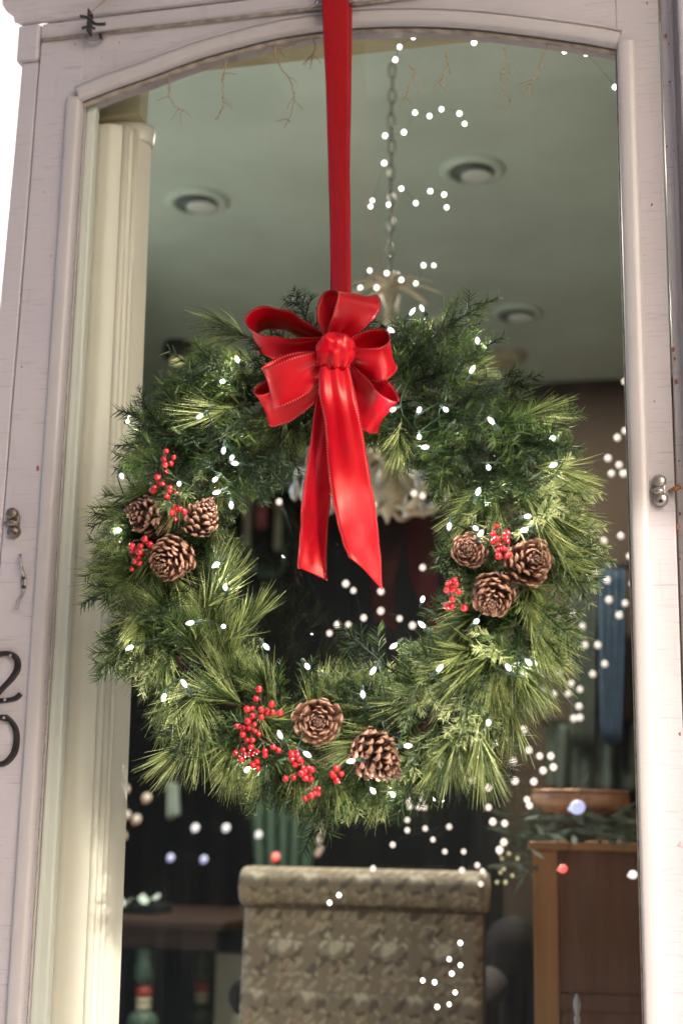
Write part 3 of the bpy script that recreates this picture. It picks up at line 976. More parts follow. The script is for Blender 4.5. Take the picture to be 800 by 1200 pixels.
def place_sprig(me, name, p, d, sc=1.0, up=None):
    z = d.normalized()
    x = z.orthogonal().normalized()
    if up is not None:                          # flat side towards the viewer
        y = (up - z * up.dot(z))
        if y.length > 0.05:
            y = y.normalized(); x = y.cross(z)
    y = z.cross(x)
    q = Matrix.Rotation(uni(-0.5, 0.5) if up is not None else uni(0, 2 * PI), 3, z)
    x, y = q @ x, q @ y
    mw = Matrix((x * sc, y * sc, z * sc)).transposed().to_4x4()
    mw.translation = p
    return link(name, me, wreath, mw)


def mixat(th):
    """which foliage grows where, by clock angle in degrees"""
    a = math.degrees(th) % 360
    if 25 < a < 150:
        return [('fir', 0.72), ('short', 0.20), ('pale', 0.02), ('pine', 0.06)]
    if 150 <= a < 200:
        return [('fir', 0.40), ('pine', 0.42), ('pale', 0.10), ('short', 0.08)]
    if 200 <= a < 245:
        return [('fir', 0.22), ('pine', 0.56), ('pale', 0.12), ('short', 0.10)]
    if 245 <= a < 285:
        return [('fir', 0.52), ('pine', 0.30), ('pale', 0.08), ('short', 0.10)]
    if 285 <= a < 340:
        return [('fir', 0.16), ('pine', 0.54), ('pale', 0.22), ('short', 0.08)]
    return [('fir', 0.22), ('pine', 0.42), ('pale', 0.28), ('short', 0.08)]


def pick(tab):
    r = rnd()
    for k, p in tab:
        r -= p
        if r < 0:
            return k
    return tab[0][0]


# woody ring and joined short filler foliage
mb = MB()
for s_ in range(3):
    pts = []
    for i in range(61):
        th = 2 * PI * i / 60
        pts.append(ringpt(th, 0.020, th * 5 + s_ * 2.1))
    mb.tube(pts, 0.0035, 6, cap=False)
part('twig_ring', mb, 'core', wreath)
fil = MB()
base = fir_mesh(400, Ls=0.075, nl=0.017, dens=0.75, wd=0.0016)
bv = np.array(base.v)
for i in range(270):
    th = 2 * PI * i / 270 + uni(-.02, .02)
    phi = uni(0, 2 * PI)
    p = ringpt(th, 0.012, phi)
    er = Vector((math.cos(th), 0, math.sin(th))); et = Vector((-er.z, 0, er.x))
    d = (er * math.cos(phi) + Vector((0, -1, 0)) * math.sin(phi) * 0.8 + et * uni(-1.1, 1.1)).normalized()
    x = d.orthogonal().normalized(); q = Matrix.Rotation(uni(0, 6.28), 3, d); x = q @ x; y = d.cross(x)
    R3 = np.array((x, y, d)).T
    vv = bv @ R3.T * uni(0.7, 1.05) + np.array(p)
    fil.add(vv.tolist(), base.f, False, base.tone)
o = part('short_fir_filler', fil, 'fir', wreath); o['kind'] = 'stuff'

cones_px = [  # x, y, radius px, axis (to tip) in picture space: dx, dy(up), toward viewer ; length
    (173, 604, 28, (-0.80, 0.25, 0.42), 0.062), (238, 604, 24, (0.45, 0.85, 0.35), 0.052), (199, 656, 32, (-0.42, -0.30, 0.85), 0.058),
    (549, 645, 23, (-0.15, 0.10, 0.95), 0.048), (620, 658, 31, (0.25, 0.15, 0.93), 0.055), (577, 699, 28, (-0.15, -0.40, 0.88), 0.058),
    (372, 845, 31, (0.05, 0.08, 1.0), 0.055), (444, 889, 31, (0.72, -0.55, 0.42), 0.068)]
CY = -0.185


def clear_of_cones(p, d, L, slack=1.0):
    """keep foliage from growing across a cone's face"""
    tip = p + d * L
    for (cx, cy, r, ax, ln) in cones_px:
        c = P(cx, cy, CY)
        for q in (tip, p + d * L * 0.6):
            if q.y < CY + 0.05 and (Vector((q.x - c.x, 0, q.z - c.z))).length < r * 0.00105 * slack:
                return False
    return True


def edge_limit(th):
    return 1.0


nspr = 0
for layer, (cnt, rho, pitch) in enumerate(((96, 0.030, 'back'), (104, 0.034, 'mid'), (112, 0.040, 'front'))):
    for i in range(cnt):
        for tries in range(8):
            th = 2 * PI * (i + uni(-0.4, 0.4)) / cnt
            a = math.degrees(th) % 360
            er = Vector((math.cos(th), 0, math.sin(th))); et = Vector((-er.z, 0, er.x))
            kind = pick(mixat(th))
            if pitch == 'back':
                phi = random.choice((uni(-0.5, 0.7), PI + uni(-0.7, 0.4)))
            elif pitch == 'mid':
                phi = uni(-0.1, PI + 0.1)
            else:
                phi = uni(0.5, PI - 0.5)
            out = er * math.cos(phi) + Vector((0, -1, 0)) * math.sin(phi) * 0.62
            # flow of the tips: away from the bow, downwards both sides
            flow = et * (1 if er.x < 0 else -1) * (1 if a > 90 else 1)
            if 75 < a < 105:
                flow = et * random.choice((-1, 1))
            fl = uni(0.25, 1.15)
            if kind in ('pine', 'short'):
                out = out + Vector((0, 0, -1)) * uni(0.0, 0.45) * (1 if er.z < 0.5 else 0)
            if 200 < a < 250 and math.cos(phi) < -0.2:
                flow = -flow                    # inner left tips sweep up and right
            d = (out + flow * fl + Vector((uni(-.2, .2), uni(-.15, .05), uni(-.2, .2)))).normalized()
            p = ringpt(th, rho, phi) - d * 0.012
            L = {'pine': 0.13, 'short': 0.09, 'fir': 0.105, 'pale': 0.10}[kind]
            sc = uni(0.82, 1.08) * (0.80 if kind == 'pine' else 1)
            if math.cos(phi) < -0.3:
                sc *= 0.80
            if kind == 'pine' and math.cos(phi) > 0.4:
                sc *= 0.9
            kp = P(395, 425, WY - 0.07)
            if (p + d * L * sc * 0.8 - kp).length < 0.095 or (pitch != 'back' and (p - kp).length < 0.075):
                continue
            if p.y + d.y * L * sc < -0.215 or not clear_of_cones(p, d, L * sc):
                continue
            me = random.choice(PR[kind])
            place_sprig(me, 'pine_sprig' if kind in ('pine', 'short') else 'fir_sprig', p, d, sc, Vector((0, -1, 0)) if kind in ('fir', 'pale') else None)
            nspr += 1
            break
# named sprays the photograph shows clearly: (base px, tip px, kind, scale)
for (x0, y0, x1, y1, kd, sc, dy) in [
        (560, 765, 470, 905, 'pine', 0.95, -0.02), (545, 840, 520, 925, 'pine', 1.0, -0.02), (560, 835, 575, 930, 'pine', 0.95, -0.01),
        (600, 560, 665, 640, 'pine', 1.05, -0.02), (620, 600, 690, 690, 'pine', 1.0, -0.01), (615, 545, 700, 560, 'pine', 0.9, 0.0),
        (585, 500, 665, 480, 'pine', 0.85, 0.01), (610, 700, 655, 790, 'pine', 1.0, -0.01), (590, 760, 640, 830, 'pine', 0.95, -0.01),
        (230, 820, 235, 915, 'pine', 1.0, -0.01), (255, 790, 175, 870, 'pine', 0.95, 0.0), (240, 850, 190, 905, 'pine', 0.9, -0.01),
        (200, 740, 120, 700, 'pine', 1.0, 0.0), (185, 690, 110, 690, 'pine', 0.9, 0.01), (190, 640, 125, 660, 'short', 1.0, 0.02),
        (235, 720, 300, 650, 'pine', 0.95, -0.02), (265, 755, 320, 680, 'pine', 0.9, -0.02), (240, 700, 300, 590, 'pine', 0.8, 0.0),
        (215, 560, 135, 540, 'pine', 0.9, 0.0), (300, 400, 240, 375, 'short', 1.0, 0.0), (500, 400, 545, 365, 'fir', 0.9, 0.0),
        (365, 385, 345, 348, 'fir', 0.75, 0.02), (470, 490, 470, 560, 'pine', 0.75, -0.02), (212, 490, 190, 430, 'fir', 0.6, 0.0), (180, 500, 165, 455, 'fir', 0.55, 0.0), (290, 470, 262, 440, 'fir', 0.9, -0.02), (280, 520, 300, 560, 'fir', 0.9, -0.01), (235, 475, 235, 420, 'fir', 0.7, 0.0), (330, 500, 320, 560, 'fir', 0.85, 0.0),
        (372, 895, 373, 960, 'short', 0.62, 0.0), (330, 880, 300, 940, 'fir', 0.8, 0.0), (150, 660, 112, 640, 'fir', 0.7, 0.02),
        (640, 640, 690, 700, 'pale', 0.9, -0.02), (620, 700, 660, 740, 'pale', 0.9, -0.02), (560, 620, 580, 690, 'pale', 0.5, 0.02),
        (465, 790, 400, 742, 'fir', 0.8, -0.01), (500, 780, 445, 900, 'pale', 0.8, -0.03), (548, 790, 545, 850, 'pale', 0.85, -0.04)]:
    a_, b_ = P(x0, y0, WY - 0.055), P(x1, y1, WY - 0.055 + dy)
    place_sprig(random.choice(PR[kd]), 'pine_sprig' if kd in ('pine', 'short') else 'fir_sprig', a_, (b_ - a_), sc * (0.80 if kd == 'pine' else 1), Vector((0, -1, 0)) if kd in ('fir', 'pale') else None)
    nspr += 1
print('sprigs', nspr)

# ---- pine cones
def scale_mesh(seed, wd, ln, th):
    """one cone scale: narrow root, spoon-shaped, thick rhombic lip; root at origin, grows along +x, upper face +z"""
    random.seed(seed)
    mb = MB(); vs, fs, tn = [], [], []
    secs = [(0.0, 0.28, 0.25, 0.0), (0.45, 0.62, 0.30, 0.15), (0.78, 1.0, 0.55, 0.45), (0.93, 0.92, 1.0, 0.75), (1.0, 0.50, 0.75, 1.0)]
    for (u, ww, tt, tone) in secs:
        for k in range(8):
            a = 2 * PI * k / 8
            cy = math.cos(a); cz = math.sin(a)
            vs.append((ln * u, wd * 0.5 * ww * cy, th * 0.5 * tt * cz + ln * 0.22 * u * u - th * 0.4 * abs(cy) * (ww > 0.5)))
            tn.append(tone * (0.85 + 0.2 * rnd()))
    vs.append((ln * 1.03, 0, ln * 0.22 + th * 0.05)); tn.append(1.0)
    for i in range(len(secs) - 1):
        for k in range(8):
            k2 = (k + 1) % 8
            fs.append((i * 8 + k, i * 8 + k2, i * 8 + 8 + k2, i * 8 + 8 + k))
    m_ = (len(secs) - 1) * 8
    for k in range(8):
        fs.append((m_ + k, m_ + (k + 1) % 8, m_ + 8))
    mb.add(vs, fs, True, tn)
    return mb.mesh('cone_scale', M['scale'])


SCM = [scale_mesh(500 + k, 0.0125, 0.017, 0.0052) for k in range(4)]
for ci, (cx, cy, rpx, ax, ln) in enumerate(cones_px):
    c = P(cx, cy, CY + 0.01)
    R = rpx * 0.00104
    axis = (ROT @ Vector((ax[0], ax[1], ax[2]))).normalized()
    fm = frame(c - axis * ln * 0.5, axis, uni(0, 6))
    cone = link('pine_cone', None, wreath, fm)
    cone.empty_display_size = 0.02
    if ci in (0, 1, 7):
        cone['label'] = 'open brown cone seen from its side'
    else:
        cone['label'] = 'open brown cone with its tip towards the viewer'
    prof = lambda u: R * (0.72 * math.sin(PI * min(1, 0.16 + 0.80 * u)) ** 0.7 + 0.22 * (1 - u))
    cb = MB(); cb.lathe([(0.003, -0.002)] + [(prof(i / 8) * 0.42, ln * i / 8 * 0.96) for i in range(9)] + [(0.001, ln * 0.98)], 12, fm)
    o = part('core', cb, 'core', cone)
    ns = int((72 + R * 1000) * uni(0.88, 1.1))
    wild = uni(0.8, 1.5)
    for i in range(ns):
        if rnd() < 0.05:
            continue
        u = (i + 0.5) / ns
        a = i * 2.399963 + uni(-0.13, 0.13) * wild
        rr = prof(u) * uni(0.93, 1.07)
        open_ = math.radians(8 + 58 * u ** 1.8 + uni(-10, 10) * wild)            # angle of the scale off the radial plane
        er = Vector((math.cos(a), math.sin(a), 0)); et = Vector((-er.y, er.x, 0)); ez = Vector((0, 0, 1))
        x = er * math.cos(open_) + ez * math.sin(open_)
        zz = -er * math.sin(open_) + ez * math.cos(open_)
        s_ = (rr * 0.80 / 0.017) * uni(0.82, 1.15) * (0.72 + 0.28 * math.sin(PI * min(1, u + 0.2)))
        s_ = max(s_, 0.30)
        wsc = min(s_, 1.25) * (0.84 if u < 0.85 else 0.66)
        mw = Matrix((x * s_, et * wsc, zz * wsc)).transposed().to_4x4()
        mw.translation = er * rr * 0.22 + ez * (ln * (u * 0.92))
        link('scale', random.choice(SCM), cone, fm @ mw)

# ---- red berries on thin stalks
def px4(lst, ox, oy, s_):
    return [(ox + x / s_, oy + y / s_) for x, y in lst]
BER = {
    'upper left': px4([(355, 103), (425, 92), (400, 130), (365, 140), (368, 183), (323, 215), (312, 225), (345, 270), (330, 262), (292, 290), (285, 318), (275, 312), (397, 292), (397, 322), (447, 330), (377, 357), (413, 410), (440, 445), (460, 440), (408, 460), (495, 458), (430, 508), (372, 52)], 130, 520, 5.714),
    'lower left': px4([(227, 642), (140, 688), (202, 683), (145, 715), (183, 712), (190, 730), (203, 735), (177, 768), (157, 790), (193, 803), (143, 842), (262, 672)], 130, 520, 5.714),
    'bottom left': px4([(232, 97), (217, 152), (313, 187), (155, 222), (190, 218), (245, 220), (285, 237), (320, 240), (362, 243), (192, 265), (247, 268), (163, 297), (207, 312), (130, 337), (170, 340), (93, 328), (128, 380), (205, 355), (228, 375), (160, 418), (192, 410), (185, 455), (88, 492), (133, 475), (118, 533), (168, 498), (202, 498), (220, 548), (192, 570), (227, 592), (270, 480), (322, 458), (357, 475), (268, 505), (145, 500), (225, 483)], 260, 790, 5.333),
    'bottom middle': px4([(440, 500), (465, 492), (480, 530), (460, 560), (435, 530), (500, 545), (397, 652), (447, 650), (525, 605), (545, 620), (520, 650), (552, 655), (495, 620), (558, 600), (545, 590), (510, 590), (603, 718), (585, 735), (555, 760), (575, 745), (520, 777), (598, 750)], 260, 790, 5.333),
    'beside the side-lying cone': px4([(715, 592), (692, 637), (748, 625), (718, 665), (690, 620)], 260, 790, 5.333),
    'upper right': px4([(338, 123), (325, 150), (378, 148), (340, 170), (328, 180), (378, 180), (350, 197), (347, 217), (365, 212), (380, 215), (385, 235), (348, 240), (375, 165), (375, 240)], 480, 580, 3.333),
    'lower right': px4([(145, 350), (172, 337), (180, 350), (143, 372), (167, 370), (167, 408), (148, 433), (162, 437), (190, 380), (212, 442), (155, 345)], 480, 580, 3.333)}
bm_ = MB(); bm_.lathe([(0.0004, -0.0038)] + [(0.0038 * math.sin(PI * i / 8), -0.0038 * math.cos(PI * i / 8)) for i in range(1, 8)] + [(0.0004, 0.0038)], 12)
bme = bm_.mesh('berry', M['berry'])
for nm, pts in BER.items():
    c = P(sum(p[0] for p in pts) / len(pts), sum(p[1] for p in pts) / len(pts), WY - 0.05)
    cl = link('berry_spray', None, wreath, Matrix.Translation(c)); cl.empty_display_size = 0.01
    cl['label'] = 'spray of round red berries, ' + nm + ' of the wreath'
    st = MB()
    for (x, y) in pts:
        q = P(x + uni(-.6, .6), y + uni(-.6, .6), WY - uni(0.085, 0.105))
        sc = uni(0.74, 1.2)
        link('berry', bme, cl, Matrix.Translation(q) @ Matrix.Rotation(uni(0, 3), 4, 'X') @ Matrix.Scale(sc, 4))
        st.tube(smooth([c, (c + q) / 2 + Vector((uni(-.008, .008), -0.01, 0.004)), q + Vector((0, 0.003, 0))], 3), 0.0006, 4)
    part('stalks', st, 'twig', cl)

# ------------------------------------------------------------------ lit string woven into the wreath
BL = [(150, 494), (143, 558), (261, 447), (234, 488), (262, 528), (272, 536), (275, 543), (252, 562), (254, 577), (210, 567), (278, 421), (271, 592), (138, 622), (253, 662), (264, 688), (223, 730), (262, 734), (152, 759), (216, 801), (312, 758), (192, 817), (328, 861), (289, 902),
      (360, 884), (360, 781), (437, 786), (461, 757), (425, 814), (515, 783), (572, 847), (478, 874), (437, 927), (411, 892), (460, 931), (595, 782), (619, 776), (558, 728), (495, 702), (494, 732), (526, 617), (557, 619), (563, 625), (614, 621), (618, 605),
      (560, 576), (572, 548), (648, 545), (647, 513), (575, 493), (522, 480), (491, 480), (491, 512), (498, 524), (460, 480), (553, 433), (559, 399), (494, 361), (483, 365), (458, 387)]
string = thing('wreath_light_string', 'string of small lit white bulbs on dark wire woven through the wreath', 'string lights', WC + Vector((0, -0.05, 0)))
bl_ = MB(); bl_.lathe([(0.0012, 0.0), (0.0024, 0.002), (0.0030, 0.005), (0.0026, 0.008), (0.0012, 0.0105), (0.0003, 0.0115)], 8)
bl_.v = [(x * 1.0, y * 1.0, z * 0.95) for x, y, z in bl_.v]
bulb_me = bl_.mesh('bulb', M['shell'])
fi_ = MB(); fi_.lathe([(0.0003, 0.0020), (0.0011, 0.0032), (0.0013, 0.0045), (0.0010, 0.0058), (0.0003, 0.0066)], 8); fil_me = fi_.mesh('filament', M['bulb'])
so = MB(); so.lathe([(0.0022, -0.010), (0.0024, -0.004), (0.0022, 0.0005), (0.0010, 0.001)], 8); sock_me = so.mesh('socket', M['wire'])
order = sorted(BL, key=lambda p: math.atan2(655 - p[1], p[0] - 398))
prev = None; wire = []
for (x, y) in order:
    rr = math.hypot(x - 398, y - 655) * 0.0011
    q = P(x, y, WY - (0.112 if abs(rr - RM) < 0.055 else 0.085 if abs(rr - RM) < 0.085 else 0.055))
    dd = Vector((uni(-1, 1), uni(-0.9, -0.2), uni(-1, 1))).normalized()
    mw = frame(q - dd * 0.005, dd)
    bo = link('bulb', bulb_me, string, mw)
    link('socket', sock_me, bo, mw)
    link('filament', fil_me, bo, mw)
    wire.append(q - dd * 0.014)
wp = []
for i, q in enumerate(wire):
    wp.append(q)
    nx = wire[(i + 1) % len(wire)]
    mid = (q + nx) / 2; mid.y = WY - 0.03
    wp.append(mid + Vector((uni(-.01, .01), 0, uni(-.01, .01))))
mb = MB(); mb.tube(smooth(wp, 4, True), 0.0009, 5, cap=False); part('wire', mb, 'wire', string)

# ------------------------------------------------------------------ red satin ribbon and bow
bow = thing('ribbon_bow', 'red satin ribbon with a many-looped bow and two long tails hanging the wreath', 'ribbon', P(395, 412, -0.2))


def strip(name, pts, wv, label=None, crown=0.0, nw=10, rep=6, edge=0.0006, ripple=0.0, th=0.0005, pleat=0.006, crease=0.0022):
    """ribbon along pts with half-width vectors wv (lists of control values), wired edges"""
    sp = smooth(pts, rep); ws = smooth(wv, rep)
    mb = MB(); vs, fs, uvs = [], [], []
    wmax = max(v_.length for v_ in ws)
    n_ = len(sp); acc = 0
    for i in range(n_):
        if i:
            acc += (sp[i] - sp[i - 1]).length
        t_ = (sp[min(i + 1, n_ - 1)] - sp[max(i - 1, 0)]).normalized()
        nrm = t_.cross(ws[i]); nrm = nrm.normalized() if nrm.length > 1e-8 else Vector((0, -1, 0))
        for k in range(nw + 1):
            u = -1 + 2 * k / nw
            off = pleat * (1 - min(1, ws[i].length / wmax)) * math.sin(u * 7.5 + 0.8) + noise.noise(Vector((acc * 28, u * 0.9, sp[0].x * 90))) * crease + crown * (1 - u * u) + ripple * math.sin(acc * 190 + u * 2.0) * (abs(u) ** 3) + ripple * 0.6 * math.sin(acc * 55 + u * 3)
            vs.append(sp[i] + ws[i] * u + nrm * off); uvs.append((acc, k / nw))
    for i in range(n_ - 1):
        for k in range(nw):
            a = i * (nw + 1) + k
            fs.append((a, a + 1, a + nw + 2, a + nw + 1))
    mb.add(vs, fs, True)
    o = part(name, mb, 'ribbon', bow, label)
    me = o.data
    ul = me.uv_layers.new(name='UVMap')
    for lp in me.loops:
        ul.data[lp.index].uv = uvs[lp.vertex_index]
    so_ = o.modifiers.new('thickness', 'SOLIDIFY'); so_.thickness = th; so_.offset = 0
    # wired selvedge as a thin cord on both sides
    for k in (0, nw):
        ed = MB()
        ed.tube([vs[i * (nw + 1) + k] for i in range(n_)], edge, 5)
        part('wired_edge', ed, 'ribbon', o)
    return o


def pw(lst, ylist):
    return [P(x, y, yy) for (x, y), yy in zip(lst, ylist)]


def pxvec(dx, dy, dz=0.0):
    """half-width vector given in picture pixels plus depth in metres toward the viewer"""
    v = ROT @ Vector((dx, -dy, 0)) * 0.00100
    return v + Vector((0, -dz, 0))


# hanging strap: two layers side by side
strip('strap', [P(393, -60, -0.010), P(393, 3, -0.026), P(395, 100, -0.05), P(396, 200, -0.085), P(397, 300, -0.13), P(398, 345, -0.15), P(398, 395, -0.165)],
      [pxvec(18.5, 0)] * 2 + [pxvec(15.5, 0, .002)] + [pxvec(13, 0, .003)] + [pxvec(11, 0, .004)] * 3, 'long flat hanging strap, front layer', 0.0012, ripple=0.0004, pleat=0.0012, crease=0.0012)
strip('strap', [P(397, -60, -0.006), P(397, 2, -0.020), P(398, 100, -0.044), P(398.5, 200, -0.078), P(399, 300, -0.123), P(399, 395, -0.158)],
      [pxvec(18, 0)] * 2 + [pxvec(14.5, 0, -.003)] + [pxvec(11.5, 0, -.004)] * 3, 'long flat hanging strap, rear layer', 0.0012, ripple=0.0004, pleat=0.0012, crease=0.0012)
K = (393, 410)
BY = -0.205
Sx = 0.00100


def bowloop(tip, W, H, tilt, wang=0.0, base=K, y0=BY, pinch=0.5, label=None, skew=0.0, back=0.010, fold=0.0035):
    """a ribbon loop from the knot out to tip px and back.  tilt: how far the opening turns to the viewer"""
    b0 = P(base[0], base[1], y0)
    t0 = P(tip[0], tip[1], y0)
    d = t0 - b0; L = d.length; d = d / L
    vw = (CAM - b0).normalized()
    vw = (vw - d * vw.dot(d)).normalized()
    sd = d.cross(vw).normalized()
    bdir = vw * math.cos(tilt) + sd * math.sin(tilt)
    wdir = sd * math.cos(tilt) - vw * math.sin(tilt)
    wdir = (wdir * math.cos(wang) + d * math.sin(wang)).normalized()
    pts, wv = [], []
    m_ = 16
    for i in range(m_ + 1):
        s_ = i / m_
        x = L * (0.5 - 0.5 * math.cos(2 * PI * s_)) ** 0.82
        h = H * math.sin(2 * PI * s_) * (0.25 + 0.75 * (x / L) ** 0.8) * 1.15
        sgn = 1 if s_ < 0.5 else 0.85
        p = b0 + d * x + bdir * (h * sgn) + sd * (skew * (x / L) ** 1.5) - vw * back * 0
        pts.append(p)
        f = pinch + (1 - pinch) * min(1.0, (x / L) * 2.0) ** 0.8
        wv.append(wdir * (W * 0.5 * Sx * f))
    return strip('loop', pts, wv, label, crown=fold, rep=3, nw=16, ripple=0.0009)


R_ = math.radians
# behind first
bowloop((452, 490), 50, 0.020, R_(32), 0.10, (402, 430), -0.186, label='loop hanging to the lower right')
bowloop((306, 480), 50, 0.017, R_(-34), -0.1, (385, 436), -0.186, label='lower loop at the left')
bowloop((461, 414), 48, 0.022, R_(40), 0.0, (400, 416), -0.206, label='loop to the right')
bowloop((294, 384), 46, 0.026, R_(-58), 0.0, (388, 402), -0.196, label='long loop to the upper left, open so the needles show through')
bowloop((414, 342), 60, 0.024, R_(30), 0.30, (394, 400), -0.205, label='loop standing up beside the strap')
bowloop((312, 455), 50, 0.017, R_(-12), -0.15, (384, 424), -0.216, label='upper loop at the left')
# tails
strip('tail', pw([(388, 425), (383, 470), (378, 520), (372, 570), (368, 620), (366, 655), (366, 673)], [-0.185, -0.195, -0.20, -0.192, -0.180, -0.185, -0.19]),
      [pxvec(9, 0), pxvec(14, 0, .002), pxvec(16, -1, .005), pxvec(18, -1, .006), pxvec(17.5, 2, .008), pxvec(17, 6, .004), pxvec(17.5, 8, .002)], 'left tail, behind the front one', 0.002, ripple=0.0008)
strip('tail', pw([(390, 404), (394, 455), (402, 500), (409, 555), (418, 610), (425, 650), (428, 672)], [-0.215, -0.236, -0.232, -0.215, -0.212, -0.228, -0.234]),
      [pxvec(12, 0), pxvec(20, 2, .0), pxvec(22, 2, .004), pxvec(22.5, 1, -.004), pxvec(21, 1, -.010), pxvec(19.5, 10, -.004), pxvec(18.5, 18, .0)], 'front tail, wide and long with a slanting end', 0.0025, ripple=0.0009)
# knot: a band of ribbon wrapped round the middle
kc = P(393, 413, -0.228)
mb = MB(); vs, fs = [], []
nu_, nv_ = 40, 22
for j_ in range(nv_ + 1):
    v = j_ / nv_; la_ = PI * (v - 0.5)
    for i_ in range(nu_):
        a = 2 * PI * i_ / nu_
        # a puffed band: gathered at the top and the bottom, pleats running across the front
        q = Vector((math.cos(la_) ** 0.75 * math.cos(a), math.sin(la_), math.cos(la_) ** 0.75 * math.sin(a)))
        gath = abs(math.sin(la_)) ** 2
        rr_k = 1.0 + 0.10 * gath * math.sin(a * 9) + 0.16 * noise.noise(q * 2.1) - 0.17 * math.exp(-((q.x + 0.25 - 0.3 * q.y) / 0.10) ** 2) * (q.z > 0)
        vs.append(kc + ROT @ Vector((q.x * 0.0225 * rr_k, q.y * 0.0215 * rr_k, q.z * 0.016 * rr_k)))
for j_ in range(nv_):
    for i_ in range(nu_):
        i2 = (i_ + 1) % nu_
        fs.append((j_ * nu_ + i_, j_ * nu_ + i2, (j_ + 1) * nu_ + i2, (j_ + 1) * nu_ + i_))
mb.add(vs, fs, True)
ko = part('knot', mb, 'ribbon', bow, 'puffed rounded centre knot')
ul = ko.data.uv_layers.new(name='UVMap')
for lp in ko.data.loops:
    k_ = lp.vertex_index; ul.data[lp.index].uv = ((k_ % nu_) / nu_ * 0.12, 0.3 + 0.4 * (k_ // nu_) / nv_)

# ------------------------------------------------------------------ inside the room
# ceiling fittings
def downlight(x, y, rad, label, crescent=True):
    c = PZ(x, y, CEIL)
    t_ = thing('recessed_light', label, 'ceiling light', c, 'recessed ceiling lights')
    down = frame(c, (0, 0, -1))
    mb = MB(); mb.lathe([(rad, 0.0), (rad, 0.006), (rad * 0.93, 0.013), (rad * 0.80, 0.015), (rad * 0.70, 0.011), (rad * 0.66, 0.003)], 40, down); 
    part('trim_ring', mb, 'ceiling', t_)
    mb = MB(); mb.lathe([(rad * 0.68, 0.0155), (rad * 0.60, 0.0125), (rad * 0.58, 0.0123)], 40, down); part('baffle', mb, 'bafflegrey', t_)
    mb = MB(); mb.lathe([(rad * 0.52, 0.0128), (rad * 0.50, 0.017), (rad * 0.30, 0.020), (rad * 0.05, 0.021)], 32, Matrix.Translation((0.010, 0.018, 0)) @ down); part('lens', mb, 'lens', t_)
    lamp_of(t_, c, 13)
def lamp_of(t_, c, power):
    la = bpy.data.lights.new('lamp', 'AREA'); la.shape = 'DISK'; la.size = 0.11; la.energy = power; la.color = (1.0, 0.92, 0.80)
    lo = bpy.data.objects.new('lamp_light', la); COL.objects.link(lo); lo.parent = t_; lo.location = (0, 0, -0.035)
downlight(231, 235, 0.088, 'round white recessed ceiling light nearest the pilaster')
downlight(553, 198, 0.084, 'round recessed ceiling light right of the hanging chain, uppermost')
downlight(605, 366, 0.086, 'round recessed ceiling light above the right shoulder of the wreath')
c = PZ(590, 416, CEIL)
t_ = thing('smoke_detector', 'small pale disc on the ceiling just over the wreath at the right', 'smoke detector', c)
mb = MB(); mb.lathe([(0.075, 0), (0.075, 0.02), (0.06, 0.034), (0.02, 0.038)], 28, frame(c, (0, 0, -1))); part('housing', mb, 'creampaint', t_)
mb = MB(); mb.lathe([(0.085, 0), (0.085, 0.006), (0.075, 0.007)], 28, frame(c, (0, 0, -1))); part('base_ring', mb, 'creampaint', t_)
c = PZ(209, 402, CEIL)
t_ = thing('spot_lamp', 'small dark ceiling spot with a lit warm centre, left above the wreath', 'spot lamp', c)
mb = MB(); mb.lathe([(0.05, 0), (0.055, 0.03), (0.05, 0.06), (0.03, 0.062)], 20, frame(c, (0, 0, -1))); part('housing', mb, 'black', t_)
mb = MB(); mb.lathe([(0.022, 0.05), (0.022, 0.075), (0.01, 0.082)], 16, frame(c, (0, 0, -1))); part('lamp_bulb', mb, 'bulbgold', t_)

# chandelier on its chain
CHY = 1.15
hub = P(470, 560, CHY)
chx, chy = P(458, 200, CHY).x, hub.y
topz = P(457, 336, CHY).z
ch = thing('chandelier', 'cream and gilt leaf chandelier with crystal drops hanging behind the wreath', 'chandelier', (chx, chy, CEIL))
chain = link('chain', None, ch, Matrix.Translation((chx, chy, CEIL)))
lm = MB()
pts = []
for k in range(17):
    a = 2 * PI * k / 16
    pts.append((math.cos(a) * 0.0075, 0, math.sin(a) * 0.010 + (0.008 if math.sin(a) > 0.01 else -0.008 if math.sin(a) < -0.01 else 0)))
lm.tube(pts, 0.0019, 6, cap=False)
lme = lm.mesh('link', M['brass'])
z = CEIL - 0.02; k = 0
while z > topz + 0.01:
    link('link', lme, chain, Matrix.Translation((chx + 0.0010 * math.sin(k * 1.3), chy, z)) @ Matrix.Rotation((PI / 2 if k % 2 else 0.15) + 0.3, 4, 'Z'))
    z -= 0.0315; k += 1
mb = MB(); mb.lathe([(0.004, topz + 0.02), (0.007, topz), (0.022, topz - 0.02), (0.010, topz - 0.05), (0.012, hub.z + 0.12), (0.03, hub.z + 0.08), (0.014, hub.z + 0.02), (0.045, hub.z - 0.02), (0.03, hub.z - 0.06), (0.008, hub.z - 0.085), (0.002, hub.z - 0.10)], 20, Matrix.Translation((chx, chy, 0)))
part('stem', mb, 'antler', ch)
